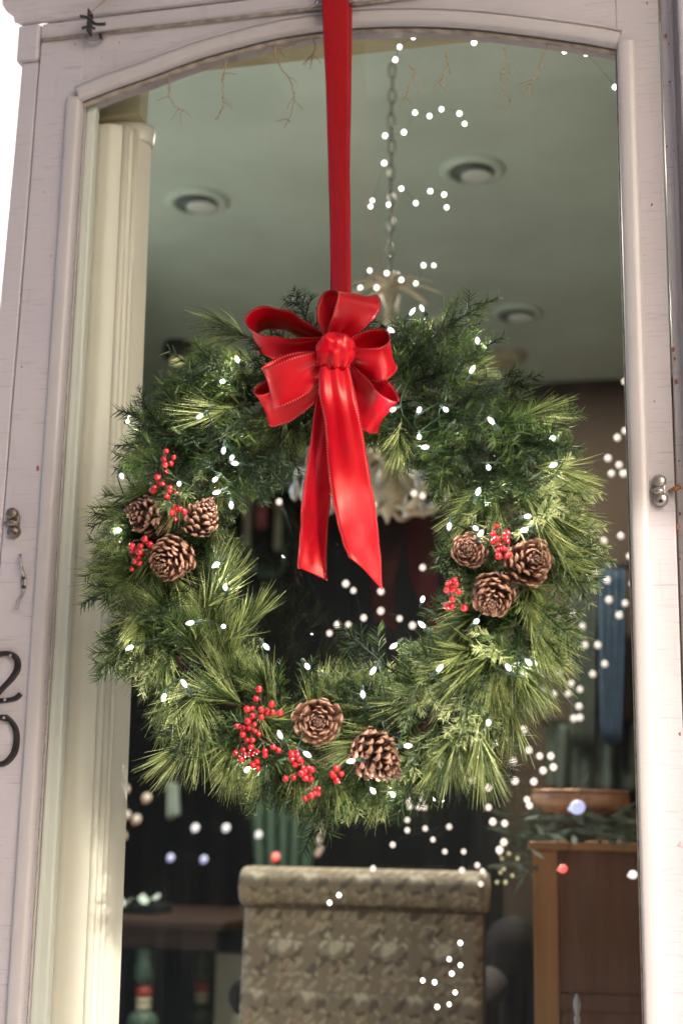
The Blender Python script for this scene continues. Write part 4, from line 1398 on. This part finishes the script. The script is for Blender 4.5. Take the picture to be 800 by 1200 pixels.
def leaf(base, d, up, L, wd, curl, name='leaf', mat='antler', par=None):
    mb = MB(); vs, fs = [], []
    d = Vector(d).normalized(); sd = d.cross(Vector(up)).normalized(); nn = sd.cross(d)
    m_ = 8
    for i in range(m_ + 1):
        u = i / m_
        ww = wd * math.sin(PI * min(1, 0.12 + 0.86 * u)) * (1 + 0.16 * math.sin(u * 26))
        c = Vector(base) + d * L * u - nn * curl * u * u * L
        vs += [c - sd * ww, c + nn * ww * 0.25, c + sd * ww, c + nn * (ww * 0.25 - 0.003)]
    for i in range(m_):
        for k in range(4):
            k2 = (k + 1) % 4; fs.append((4 * i + k, 4 * i + k2, 4 * i + 4 + k2, 4 * i + 4 + k))
    mb.add(vs, fs, True); return part(name, mb, mat, par or ch)
for i in range(9):
    a = 2 * PI * i / 9 + 0.2; r = Vector((math.cos(a), math.sin(a), 0))
    leaf(Vector((chx, chy, topz + 0.0)), r + Vector((0, 0, 0.55)), (0, 0, 1), 0.095, 0.012, 0.75)
for i in range(8):
    a = 2 * PI * i / 8; r = Vector((math.cos(a), math.sin(a), 0))
    leaf(Vector((chx, chy, hub.z + 0.03)) + r * 0.02, r * 0.8 + Vector((0, 0, -0.6)), (0, 0, 1), 0.10, 0.020, 0.25)
    leaf(Vector((chx, chy, hub.z + 0.05)) + r * 0.02, r + Vector((0, 0, 0.5)), (0, 0, 1), 0.11, 0.017, 0.7)
cm = MB(); cm.lathe([(0.0008, 0.0), (0.0075, -0.012), (0.0105, -0.022), (0.007, -0.034), (0.0008, -0.040)], 6); crys = cm.mesh('crystal_drop', M['crystal'])
cm2 = MB(); cm2.lathe([(0.0006, 0.0), (0.005, -0.005), (0.0006, -0.010)], 6); bead_me = cm2.mesh('crystal_bead', M['crystal'])
for i in range(6):
    a = 2 * PI * i / 6 + 0.30; r = Vector((math.cos(a), math.sin(a), 0)); h = Vector((chx, chy, hub.z))
    mb = MB(); mb.tube(smooth([h + Vector((0, 0, -0.04)), h + r * 0.06 + Vector((0, 0, -0.075)), h + r * 0.13 + Vector((0, 0, -0.05)), h + r * 0.165 + Vector((0, 0, 0.0)), h + r * 0.15 + Vector((0, 0, 0.02))], 6), [0.0065] * 20 + [0.005] * 5, 8)
    part('arm', mb, 'antler', ch, bevel=0)
    mb = MB(); mb.tube(smooth([h + r * 0.03 + Vector((0, 0, 0.05)), h + r * 0.09 + Vector((0, 0, 0.10)), h + r * 0.13 + Vector((0, 0, 0.06)), h + r * 0.10 + Vector((0, 0, 0.02)), h + r * 0.075 + Vector((0, 0, 0.05))], 6), 0.0048, 8)
    part('scroll', mb, 'antler', ch)
    e = h + r * 0.165
    mb = MB(); mb.lathe([(0.006, 0.0), (0.034, 0.008), (0.036, 0.012), (0.012, 0.012)], 20, Matrix.Translation(e)); part('drip_dish', mb, 'white', ch)
    mb = MB(); mb.lathe([(0.011, 0.012), (0.011, 0.075), (0.006, 0.078)], 14, Matrix.Translation(e)); part('candle_sleeve', mb, 'candle', ch)
    for j in range(5):
        b2 = 2 * PI * j / 5 + a
        q = e + Vector((math.cos(b2) * 0.033, math.sin(b2) * 0.033, 0.004))
        link('crystal_bead', bead_me, ch, Matrix.Translation(q))
        link('crystal_drop', crys, ch, Matrix.Translation(q + Vector((0, 0, -0.011))) @ Matrix.Scale(uni(0.8, 1.25), 4))
    q = h + r * 0.125 + Vector((0, 0, 0.055))
    link('crystal_drop', crys, ch, Matrix.Translation(q) @ Matrix.Scale(1.3, 4))
random.seed(31)

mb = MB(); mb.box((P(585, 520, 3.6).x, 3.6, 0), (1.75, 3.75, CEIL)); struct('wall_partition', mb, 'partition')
# wall sconce seen through the ring of the wreath
t_ = thing('wall_sconce', 'pale two-candle sconce on the dark wall, seen through the left of the wreath', 'sconce', P(308, 640, 4.9))
for (x, y0, y1, mt, r) in ((289, 585, 640, 'candle', 0.020), (325, 592, 645, 'candle', 0.020), (306, 592, 620, 'pink', 0.030)):
    a_, b_ = P(x, y0, 4.9), P(x, y1, 4.9)
    mb = MB(); mb.lathe([(r * .7, 0), (r, 0.01), (r, (a_ - b_).length), (r * .6, (a_ - b_).length + 0.01)], 14, Matrix.Translation(b_)); part('candle' if mt == 'candle' else 'pink_shade', mb, mt, t_)
mb = MB(); mb.tube(smooth([P(293, 640, 4.95), P(300, 668, 4.95), P(318, 676, 4.95), P(332, 664, 4.95), P(334, 640, 4.95)], 6), 0.012, 8); part('arm', mb, 'greenpaint', t_)
mb = MB(); mb.lathe([(0.05, 0), (0.045, 0.012), (0.015, 0.02)], 18, frame(P(312, 670, 5.19), (0, -1, 0))); part('backplate', mb, 'greenpaint', t_)

# upholstered chair, back towards the window
CYY = 1.10
xl_, xr_ = P(284, 1100, CYY).x, P(565, 1100, CYY).x
zt = P(425, 1018, CYY).z
zroll = P(425, 1067, CYY).z
chair = thing('upholstered_chair', 'high-backed chair covered in beige floral cloth with a rolled top, seen from behind', 'chair', ((xl_ + xr_) / 2, CYY + 0.2, 0))


def print_col(X, Z):
    """repeating leaf-and-fan print; X, Z arrays in metres"""
    X = X / 0.86; Z = Z / 0.86
    A, Bh = 0.125, 0.215
    base = np.array([0.36, 0.29, 0.195])
    out = np.empty(X.shape + (3,)); out[:] = base
    wob = 0.004 * np.sin(Z * 160 + 1.3) + 0.003 * np.sin(X * 210)
    motifs = []
    def add(cx, cz, rx, rz, rot, col, kind=0):
        motifs.append((cx, cz, rx, rz, rot, np.array(col), kind))
    dk = (0.19, 0.155, 0.115); md = (0.62, 0.52, 0.36); lt = (0.88, 0.79, 0.58); pk = (0.60, 0.43, 0.29); gr_ = (0.46, 0.40, 0.29)
    pr = random.Random(5)
    for k in range(26):
        add(pr.random() * A, pr.random() * Bh, .012 + .006 * pr.random(), .006 + .004 * pr.random(), pr.random() * 3.1, (dk, gr_, gr_, md)[k % 4])
    for (ox, oz, f) in ((0, 0, 1), (0.5 * A, 0.5 * Bh, -1)):
        for (dx, dz) in ((-.034, -.020), (.036, -.018), (.0, -.034)):
            add(ox + dx * f, oz + dz, .013, .008, dx * 20, dk)
        for (dx, dz, r_) in ((-.050, .034, .6), (.046, .020, -.6), (-.022, .046, 2.2), (.022, .048, 1.0), (.0, -.050, 0.2), (-.040, -.034, 1.4), (.038, -.036, 1.9)):
            add(ox + dx * f, oz + dz, .014, .0065, r_ * f, md, 2)
        add(ox, oz, .0225, .0150, 0.1 * f, lt, 1)
        for (dx, dz, r_) in ((-.030, .004, .7), (.032, .002, -.8), (-.014, .023, 2.4), (.018, .022, .8)):
            add(ox + dx * f, oz + dz, .012, .0055, r_ * f, lt if f > 0 else md, 2)
        for j in range(6):
            an = j * 1.047 + ox * 9
            add(ox + .055 * f + .0125 * math.cos(an), oz + .056 + .0125 * math.sin(an), .0080, .0055, an, pk if j % 2 else md, 2)
        add(ox + .055 * f, oz + .056, .005, .005, 0, dk)
        add(ox - .012 * f, oz + .036, .0075, .0026, 0.9 * f, (0.02, 0.016, 0.013))
    for cx, cz, rx, rz, rot, col, kind in motifs:
        dx = (X - cx + wob + A / 2) % A - A / 2
        dz = (Z - cz + wob + Bh / 2) % Bh - Bh / 2
        c_, s_ = math.cos(rot), math.sin(rot)
        u = (dx * c_ + dz * s_) / rx; v = (-dx * s_ + dz * c_) / rz
        rr = np.sqrt(u * u + v * v)
        lim = 1.0 + (0.14 * np.abs(np.cos(5 * np.arctan2(v, u))) if kind else 0.10 * np.sin(3 * np.arctan2(v, u)))
        msk = np.clip((lim - rr) * 7, 0, 1)[..., None]
        cc = col * (1 - 0.45 * np.clip((rr - 0.62) * 3.2, 0, 1)[..., None] * (1 if kind else 0.4)) * (1 - 0.35 * (np.abs(v) < 0.10)[..., None] * (kind == 2))
        if kind == 1:
            cc = cc * (0.80 + 0.20 * (np.sin(np.arctan2(v + 1.1, u) * 22) > -0.2))[..., None]
        out = out * (1 - msk) + cc * msk
    return out


def printed(name, F, nu, nv, su, sv, parent, label=None):
    """grid surface F(u, v) -> point, with print coordinates in metres"""
    U, V = np.meshgrid(np.linspace(0, 1, nu), np.linspace(0, 1, nv))
    colr = print_col(U * su + 0.02, V * sv)
    mb = MB()
    vs = [F(u, v) for v in np.linspace(0, 1, nv) for u in np.linspace(0, 1, nu)]
    fs = [(j * nu + i, j * nu + i + 1, (j + 1) * nu + i + 1, (j + 1) * nu + i) for j in range(nv - 1) for i in range(nu - 1)]
    mb.add(vs, fs, True)
    o = part(name, mb, 'floral', parent, label)
    ca = o.data.color_attributes.new('print', 'FLOAT_COLOR', 'POINT')
    ca.data.foreach_set('color', np.concatenate([colr.reshape(-1, 3), np.ones((nu * nv, 1))], 1).ravel())
    return o


hw = (xr_ - xl_)
def backF(u, v):
    x = xl_ + hw * u
    z = 0.42 + (zroll - 0.42) * v
    e = min(u, 1 - u) * hw
    y = CYY + 0.012 * max(0, 1 - e / 0.02) ** 2 - 0.010 * math.sin(PI * u) - 0.05 * (1 - v)
    return (x, y, z)
printed('back_panel', backF, 290, 330, hw, zroll - 0.42, chair)
rr_ = (zt - zroll) / 2
def rollF(u, v):
    a = -PI * 0.52 + PI * 1.30 * v
    e = min(u, 1 - u) * hw
    k = 1 - 0.18 * max(0, 1 - e / 0.014) ** 2
    return (xl_ - 0.006 + (hw + 0.012) * u, CYY + 0.030 - math.cos(a) * (rr_ + 0.012) * k - 0.004, (zt + zroll) / 2 + math.sin(a) * rr_ * k)
o = printed('rolled_top', rollF, 290, 90, hw, rr_ * PI * 1.3, chair)
mb = MB(); mb.tube([(xl_ - 0.002, CYY - 0.018, zroll + 0.002), (xr_ + 0.002, CYY - 0.018, zroll + 0.002)], 0.0028, 8); part('piping', mb, 'twig', chair)
for xx in (xl_ - 0.004, xr_ + 0.004):
    mb = MB(); mb.lathe([(rr_ * 0.98, -0.002), (rr_ * 0.9, 0.004), (0.004, 0.006)], 24, frame((xx, CYY + 0.026, (zt + zroll) / 2), (1 if xx > 0 else -1, 0, 0) if xx > xl_ else (-1, 0, 0))); part('roll_end', mb, 'floralplain' if False else 'creampaint', chair)
mb = MB(); mb.box((xl_ + 0.004, CYY + 0.012, 0.42), (xr_ - 0.004, CYY + 0.09, zt - 0.03)); part('back_frame', mb, 'garland', chair, bevel=0.01)
def seatF(u, v):
    return (xl_ + hw * u, CYY + 0.1 + 0.42 * v, 0.47 + 0.03 * math.sin(PI * u) ** 0.5 * math.sin(PI * v) ** 0.5)
printed('seat', seatF, 80, 60, hw, 0.46, chair)
mb = MB(); mb.box((xl_, CYY + 0.05, 0.36), (xr_, CYY + 0.56, 0.468)); part('seat_base', mb, 'garland', chair, bevel=0.01)
for (x, y) in ((xl_ + 0.03, CYY + 0.04), (xr_ - 0.03, CYY + 0.04), (xl_ + 0.03, CYY + 0.52), (xr_ - 0.03, CYY + 0.52)):
    mb = MB(); mb.tube([(x, y, 0.37), (x, y - (0.04 if y < CYY + .1 else 0), 0.0)], [0.022, 0.014], 8); part('leg', mb, 'darkwood', chair)
for s_, xx in ((-1, P(277, 1170, CYY).x), (1, P(538, 1170, CYY).x)):
    zc_ = P(277, 1172, CYY).z
    mb = MB(); mb.lathe([(0.012, -0.005), (0.040, 0.0), (0.043, 0.02), (0.043, 0.40), (0.035, 0.42)], 20, frame((xx + s_ * -0.004, CYY + 0.06, zc_), (0, 1, 0))); part('arm_roll', mb, 'taupe', chair)
    mb = MB(); mb.box((xx - 0.02, CYY + 0.10, 0.37), (xx + 0.02, CYY + 0.45, zc_ - 0.02)); part('arm_panel', mb, 'taupe', chair, bevel=0.008)

# cabinet at the right with garland and tray on top
CY2 = 1.0
a_ = P(621, 986, CY2)
xcl, zct = a_.x, a_.z
xcr = xcl + 0.52
cab = thing('wooden_cabinet', 'brown wooden cabinet with orange edge post, at the lower right behind the glass', 'cabinet', (xcl + .26, CY2 + .2, 0))
mb = MB(); mb.box((xcl + 0.006, CY2 + 0.010, 0.05), (xcr - 0.01, CY2 + 0.42, zct - 0.016)); part('side_panel', mb, 'wood', cab)
mb = MB(); mb.box((xcl + 0.004, CY2, 0.0), (xcl + 0.050, CY2 + 0.05, zct - 0.0155)); part('corner_post', mb, 'woodlight', cab, bevel=0.003)
mb = MB(); mb.box((xcr - 0.05, CY2, 0.0), (xcr, CY2 + 0.05, zct - 0.0155)); part('corner_post', mb, 'woodlight', cab, bevel=0.003)
mb = MB(); mb.box((xcl - 0.004, CY2 - 0.006, zct - 0.015), (xcr + 0.01, CY2 + 0.45, zct)); part('top_board', mb, 'woodlight', cab, bevel=0.003)
mb = MB(); mb.box((xcl + 0.05, CY2 + 0.002, zct - 0.30), (xcr - 0.05, CY2 + 0.0095, zct - 0.27)); part('cross_rail', mb, 'wood', cab, bevel=0.002)
mb = MB(); mb.box((xcl + 0.05, CY2 + 0.004, 0.04), (xcr - 0.05, CY2 + 0.0095, 0.12)); part('bottom_rail', mb, 'woodlight', cab, bevel=0.002)

gar = MB(); random.seed(41)
for i in range(420):
    u = rnd()
    x = xcl - 0.045 + 0.50 * u
    hgt = 0.055 * (0.35 + 0.65 * math.sin(PI * min(1, 0.12 + u * 0.8)) ** 0.6)
    zz = zct + 0.004 + rnd() * hgt
    if x < xcl + 0.02:
        zz = zct - 0.06 + rnd() * 0.11
    q = Vector((x, CY2 - 0.02 + 0.20 * rnd(), zz))
    d = Vector((uni(-1, 1), uni(-0.5, 0.3), uni(-0.25, 0.25))).normalized(); L = uni(0.03, 0.075)
    s2 = d.cross(Vector((uni(-.3, .3), 1, uni(-.6, .6)))).normalized() * uni(0.003, 0.007)
    gar.add([q, q + d * L * .5 + s2, q + d * L, q + d * L * .5 - s2], [(0, 1, 2, 3)], False)
o = part('garland', gar, 'garland', None); tag(o, 'flattened heap of grey-green garland leaves on the wooden cabinet', 'garland', kind='stuff')
ta, tb = P(622, 940, CY2 + 0.10), P(737, 940, CY2 + 0.10)
tr_ = thing('copper_tray', 'rounded coppery bowl lying on the garland on the cabinet', 'bowl', (ta + tb) / 2)
mb = MB()
mb.lathe([(0.35, -1.0), (0.86, -0.75), (1.0, -0.1), (1.0, 0.55), (0.93, 0.85), (0.3, 1.0)], 40, Matrix.Translation((ta + tb) / 2) @ Matrix.Diagonal(((tb - ta).length / 2, 0.075, 0.023, 1)))
part('body', mb, 'tray', tr_)
mb = MB(); pts = []
for k in range(41):
    a = 2 * PI * k / 40; pts.append((ta + tb) / 2 + Vector((math.cos(a) * (tb - ta).length / 2 * 0.96, math.sin(a) * 0.073, 0.020)))
mb.tube(pts, 0.003, 6, cap=False); part('rim', mb, 'tray', tr_)
# reflected gold globes over the cabinet edge
# curtains and drape
def curtain(name, x0, x1, y0, y1, Y, mat, label, folds=5, taper=0.0, cat='curtain'):
    t_ = thing(name, label, cat, P((x0 + x1) / 2, y0, Y))
    mb = MB(); vs, fs = [], []; nu, nv = 48, 14
    for j in range(nv + 1):
        v = j / nv
        for i in range(nu + 1):
            u = i / nu
            xx = x0 + (x1 - x0) * (0.5 + (u - 0.5) * (1 - taper * v * v))
            yy = y0 + (y1 - y0) * v + (6 * math.sin(u * PI) if v == 1 else 0)
            p = P(xx, yy, Y); vs.append((p.x, Y + 0.03 * math.sin(u * folds * 2 * PI + v), p.z))
    for j in range(nv):
        for i in range(nu):
            a = j * (nu + 1) + i; fs.append((a, a + 1, a + nu + 2, a + nu + 1))
    mb.add(vs, fs, True); o = part('cloth', mb, mat, t_)
    so_ = o.modifiers.new('thickness', 'SOLIDIFY'); so_.thickness = 0.003
    mb = MB(); mb.tube([P(x0 - 6, y0, Y) + Vector((0, 0, 0.012)), P(x1 + 6, y0, Y) + Vector((0, 0, 0.012))], 0.012, 10); part('rail', mb, 'black', t_)
curtain('curtain', 700, 732, 668, 868, 3.4, 'curtainblue', 'narrow blue cloth hanging far inside at the right edge of the glass', 4, 0.25)
curtain('curtain', 667, 697, 684, 872, 3.46, 'curtaingrey', 'narrow grey-green cloth hanging left of the blue one', 4, 0.1)
curtain('drape', 292, 368, 905, 1060, 3.2, 'drape', 'sage green drape hanging right behind the floral chair, below the wreath', 5, 0.25)
curtain('drape', 640, 752, 850, 925, 3.52, 'curtaingrey', 'dim olive cloth over the copper bowl, far back at the right', 4, 0.0)
curtain('curtain', 196, 208, 918, 955, 3.6, 'paper', 'short pale strip of cloth low in the dark room at the left', 2, 0.0)

# painted table at the left
TY = 2.2
tp0 = P(118, 1078, TY); tp1 = P(262, 1078, TY)
tab = thing('painted_table', 'dark table with a colourful turned leg, low on the left inside', 'table', ((tp0.x + tp1.x) / 2, TY + 0.3, 0))
mb = MB(); mb.box((tp0.x - 0.4, TY, tp0.z - 0.02), (tp1.x, TY + 0.75, tp0.z + 0.006)); part('tabletop', mb, 'darkwood', tab, bevel=0.006)
mb = MB(); mb.box((tp0.x - 0.36, TY + 0.04, P(160, 1112, TY).z), (tp1.x - 0.03, TY + 0.07, tp0.z - 0.0205)); part('apron', mb, 'darkwood', tab, bevel=0.003)
def turned(xc, Y, par):
    zA = P(xc, 1112, Y).z; s_ = 0.0024; X = P(xc, 1150, Y).x; c = Matrix.Translation((X, Y + 0.045, 0))
    lg = link('leg', None, par, Matrix.Translation((X, Y + 0.045, zA)))
    def seg(nm, mt, prof_):
        mb = MB(); mb.lathe([(r * s_, zA - y * s_) for r, y in prof_], 20, c); part(nm, mb, mt, lg)
    seg('vase', 'greenpaint', [(10, 0), (11, 2), (11, 14), (13, 28), (12, 36), (8, 43)])
    seg('red_band', 'redpaint', [(9, 43.2), (10, 46), (10, 53), (8.5, 55)])
    seg('cream_ring', 'creampaint', [(8, 55.2), (9.5, 57), (9.5, 60), (8, 62)])
    seg('cream_ring', 'creampaint', [(7.5, 62.2), (9, 64), (9, 68), (8, 70)])
    seg('green_bulb', 'greenpaint', [(8, 70.2), (16, 76), (19, 84), (17, 92), (9, 98)])
    seg('red_band', 'redpaint', [(9, 98.2), (11, 102), (11, 112), (9, 114)])
    seg('foot', 'greenpaint', [(9, 114.2), (13, 150), (14, 260), (10, 300), (8, zA / s_)])
turned(163, TY, tab); turned(232, TY + 0.55, tab)
for i, (x, y, wpx, lab) in enumerate(((140, 1040, 22, 'pale green leaflet on the dark table nearest the pilaster'), (172, 1044, 26, 'crumpled pale leaflet standing on the dark table'))):
    mb = MB(); c = P(x, y, TY + 0.25); c.z = tp0.z + 0.03 + i * 0.012; w_ = wpx * 0.0011; vs = []
    for j in range(7):
        u = j / 6
        for v in (0, 1):
            vs.append((c.x - w_ + 2 * w_ * u, c.y + 0.05 * v, c.z + 0.010 * math.sin(u * 7 + i * 2) + 0.012 * v))
    mb.add(vs, [(2 * j, 2 * j + 2, 2 * j + 3, 2 * j + 1) for j in range(6)]); o = part('leaflet', mb, 'paper', None)
    so_ = o.modifiers.new('thickness', 'SOLIDIFY'); so_.thickness = 0.002; tag(o, lab, 'paper')
    mb = MB(); mb.box((c.x - w_ * 1.6, c.y - 0.03, tp0.z + 0.007), (c.x + w_ * 1.5, c.y + 0.12, tp0.z + 0.024 + i * 0.01)); o = part('book', mb, 'wall2', None, bevel=0.003); tag(o, 'closed dark book lying under the ' + ('flat' if i == 0 else 'crumpled') + ' pale leaflet', 'book')
mb = MB(); mb.box(P(249, 1230, 2.7), P(292, 1117, 2.73)); o = part('board', mb, 'board', None, bevel=0.003); tag(o, 'plain pale green board leaning left behind the floral chair', 'board')
# dark chair at right of the floral one
t_ = thing('leather_chair', 'dark brown rounded leather chair between the floral chair and the cabinet', 'chair', P(605, 1180, 1.9))
def lcF(u, v):
    c = P(601, 1240, 1.9); w_ = 0.115
    a = PI * u
    return (c.x - w_ * math.cos(a) * (1 - 0.1 * v), 1.9 + 0.10 - 0.10 * math.sin(a), c.z - 0.35 + v * (0.36 + 0.32 * math.sin(a) ** 0.5))
mb = MB(); vs = [lcF(i / 24, j / 10) for j in range(11) for i in range(25)]
mb.add(vs, [(j * 25 + i, j * 25 + i + 1, (j + 1) * 25 + i + 1, (j + 1) * 25 + i) for j in range(10) for i in range(24)], True)
o = part('backrest', mb, 'darkchair', t_); so_ = o.modifiers.new('thickness', 'SOLIDIFY'); so_.thickness = 0.03
c = P(601, 1240, 1.9); mb = MB(); mb.box((c.x - 0.12, 1.93, 0.36), (c.x + 0.12, 2.4, 0.46)); part('seat', mb, 'darkchair', t_, bevel=0.02)
for dx in (-.1, .1):
    for dy in (1.95, 2.36):
        mb = MB(); mb.tube([(c.x + dx, dy, 0.36), (c.x + dx, dy, 0)], [0.02, 0.014], 8); part('leg', mb, 'darkwood', t_)
# glass finial low in front of the cabinet
fin = P(676, 1200, 0.7)
t_ = thing('glass_finial', 'thin clear glass finial standing in front of the brown cabinet', 'ornament', (fin.x, fin.y, fin.z))
mb = MB(); mb.lathe([(0.012, -0.05), (0.010, -0.02), (0.0035, 0.0), (0.006, 0.008), (0.003, 0.014), (0.0055, 0.022), (0.0065, 0.030), (0.004, 0.040), (0.001, 0.047)], 14, Matrix.Translation(fin)); part('spire', mb, 'crystal', t_)
mb = MB(); mb.lathe([(0.05, -0.9), (0.03, -0.85), (0.008, -0.8), (0.008, -0.06), (0.013, -0.05)], 14, Matrix.Translation(fin)); part('stand', mb, 'black', t_)

# ------------------------------------------------------------------ bulbs set in the room to imitate lights reflected in the glass
bs = MB()
for i in range(1):
    bs.lathe([(0.0008, -0.0032)] + [(0.0032 * math.sin(PI * i / 6), -0.0032 * math.cos(PI * i / 6)) for i in range(1, 6)] + [(0.0008, 0.0032)], 8)
small_me = bs.mesh('bulb', M['bulbreflect'])
bg_mes = {}
for k_ in ('bulbred', 'bulbwhite', 'bulbblue', 'bulborange', 'bulbgold'):
    b3 = MB(); b3.lathe([(0.002, -0.016)] + [(0.012 * math.sin(PI * i / 8), -0.013 * math.cos(PI * i / 8)) for i in range(1, 8)] + [(0.002, 0.013)], 12)
    bg_mes[k_] = b3.mesh('globe_bulb', M[k_])


small2_me = bs.mesh('bulb', M['bulbtop'])


def reflected_string(label, pts, Y, jit=0.1, sc=1.0, anchor=None):  # glowing bulbs placed indoors where the pane mirrors small lights
    q0 = P(pts[0][0], pts[0][1], Y)
    t_ = thing('reflected_lights', label, 'reflected lights', q0, 'small warm lights reflected in the glass')
    wp_ = [q0 + Vector((0.0, 0.02, 0.03))]
    for (x, y) in pts:
        q = P(x, y, Y + uni(-jit, jit))
        s_ = (1.2 if Y < 0.82 else 1.85) * sc * (q - CAM).length / 3.2
        link('bulb', small2_me if Y < 0.82 else small_me, t_, Matrix.Translation(q) @ Matrix.Scale(s_ * uni(0.9, 1.12), 4))
        wp_.append(q + Vector((0, 0.006, 0.004)))
    mb = MB(); mb.tube(smooth(wp_, 3), 0.00025, 4); part('wire', mb, 'wire', t_)


reflected_string('reflected fairy lights along the arch, set behind the top of the glass', [(463, 70), (468, 55), (484, 43), (505, 39), (536, 36), (556, 36), (555, 50), (652, 46), (661, 60), (686, 63), (720, 102)], 0.075, 0.01, 1.5)
reflected_string('short row of reflected fairy lights below the lintel, right of the chain', [(451, 159), (473, 155), (486, 132), (503, 136), (517, 128), (538, 133), (544, 145)], 0.42, 0.04, 1.35)
reflected_string('reflected fairy lights level with the uppermost recessed light, crossing the chain', [(450, 191), (436, 235), (434, 242), (455, 240), (470, 221), (487, 238), (504, 224), (520, 228), (523, 243)], 0.45, 0.04, 1.35)
reflected_string('reflected fairy lights across the crown of the chandelier over the wreath', [(422, 337), (433, 317), (441, 337), (453, 320), (470, 328), (487, 332), (496, 311), (508, 311)], 0.80, 0.05, 1.15)
reflected_string('reflected fairy lights within the ring right of the ribbon tails', [(438, 592), (485, 578), (495, 581), (495, 665), (483, 733), (468, 725), (446, 716), (446, 693), (426, 724), (414, 692), (405, 684), (408, 732), (395, 732), (386, 742), (327, 588)], 0.92, 0.1, 1.15)
reflected_string('upright string of reflected fairy lights beside the sunlit right moulding', [(732, 447), (732, 505), (723, 513), (712, 537), (725, 545), (716, 555), (730, 555), (691, 613), (693, 622), (684, 625), (707, 634), (727, 628), (737, 652), (698, 671), (711, 680), (741, 684), (713, 703), (732, 707), (725, 721)], 2.0, 0.3)
reflected_string('reflected fairy lights before the blue and grey curtains', [(652, 722), (670, 719), (682, 734), (685, 756), (700, 756), (708, 778), (694, 790), (669, 801), (679, 808), (665, 813), (654, 789), (649, 813), (637, 808), (678, 828), (679, 841), (672, 842)], 2.2, 0.3)
reflected_string('reflected fairy lights trailing down from the wreath edge to the garland', [(600, 844), (613, 855), (589, 853), (580, 870), (595, 865), (619, 879), (601, 892), (632, 886), (645, 886), (648, 899), (636, 903), (625, 916), (603, 915), (575, 892), (554, 898), (553, 914), (572, 923), (617, 937), (620, 944), (572, 946), (577, 963), (591, 965), (590, 987), (585, 996)], 0.85, 0.04, 1.25)
reflected_string('reflected fairy lights above the rolled top of the floral chair', [(477, 961), (480, 945), (490, 946), (497, 946), (478, 938), (495, 937), (477, 973), (498, 971), (507, 984), (526, 969), (460, 990), (521, 998), (543, 998), (541, 1020), (559, 1014), (563, 1036), (565, 1021), (437, 1018)], 0.93, 0.06, 1.0)
reflected_string('few reflected fairy lights glinting before the back of the floral chair', [(397, 1049), (386, 1058), (539, 1105), (526, 1124), (539, 1131), (529, 1141), (509, 1151), (495, 1149), (533, 1163), (526, 1177), (512, 1180)], 0.5, 0.03, 1.3)
for nm, lab, pts, mt, sc in (
        ('pair', 'two large white reflected globe lights low over the dark room at the left', [(229, 970), (265, 970)], 'bulbwhite', 1.0),
        ('p3', 'large dim pink-white reflected globe light nearest the green drape', [(303, 978)], 'bulbwhite', 0.9),
        ('p4', 'large bluish reflected globe lights above the painted table', [(200, 1005), (239, 1007)], 'bulbblue', 1.0),
        ('p5', 'reflected red globe light just above the rolled chair top', [(323, 1004)], 'bulbred', 1.0),
        ('p6', 'dim amber reflected globe lights close beside the pilaster, clustered', [(147, 925), (160, 960), (142, 945), (148, 955), (139, 972), (144, 980), (134, 938), (172, 935)], 'bulborange', 1.3),
        ('p7', 'dim amber reflected globe lights in a column right of the green drape', [(374, 965), (376, 975), (373, 985), (375, 995), (372, 1000)], 'bulborange', 0.8)):
    q0 = P(pts[0][0], pts[0][1], 3.3)  # globes imitating larger lights mirrored in the pane
    t_ = thing('reflected_globes', lab, 'lights', q0, 'large globe lights reflected in the glass')
    wp_ = [q0 + Vector((0, 0.02, 0.05))]
    for (x, y) in pts:
        q = P(x, y, 3.0 + uni(0, 0.08)); link('globe_bulb', bg_mes[mt], t_, Matrix.Translation(q) @ Matrix.Rotation(0.5, 4, 'Y') @ Matrix.Scale(sc, 4)); wp_.append(q + Vector((0, 0.015, 0.012)))
    mb = MB(); mb.tube(smooth(wp_, 3), 0.0006, 4); part('wire', mb, 'wire', t_)
for lab, x, y, mt, sc in (('reflected red globe light before the top of the brown cabinet panel', 659, 1018, 'bulbred', 0.62), ('reflected white globe light before the cabinet at the right edge of the glass', 741, 1025, 'bulbwhite', 0.62), ('reflected blue-white globe light before the copper bowl', 676, 946, 'bulbblue', 1.1)):
    q = P(x, y, 0.9)
    t_ = thing('reflected_globes', lab, 'lights', q, 'large globe lights reflected in the glass')
    link('globe_bulb', bg_mes[mt], t_, Matrix.Translation(q) @ Matrix.Rotation(1.3, 4, 'Y') @ Matrix.Scale(sc, 4))
    mb = MB(); mb.tube([q + Vector((0, 0.012, 0.012)), q + Vector((0.02, 0.03, 0.06))], 0.001, 4); part('wire', mb, 'wire', t_)
t_ = thing('gold_light_cluster', 'bunch of dim golden reflected lights at the left corner of the cabinet', 'lights', P(590, 1005, 1.15))
wp_ = []
for (x, y) in ((588, 1006), (596, 1000), (600, 1012), (590, 1018), (586, 1022), (610, 1020), (592, 1034), (582, 1034), (600, 1026), (585, 1000), (606, 1006)):
    q = P(x, y, 1.15 + uni(-.05, .05)); link('globe_bulb', bg_mes['bulbgold'], t_, Matrix.Translation(q) @ Matrix.Scale(0.28, 4)); wp_.append(q)
mb = MB(); mb.tube(smooth(wp_, 3), 0.0008, 4); part('wire', mb, 'wire', t_)
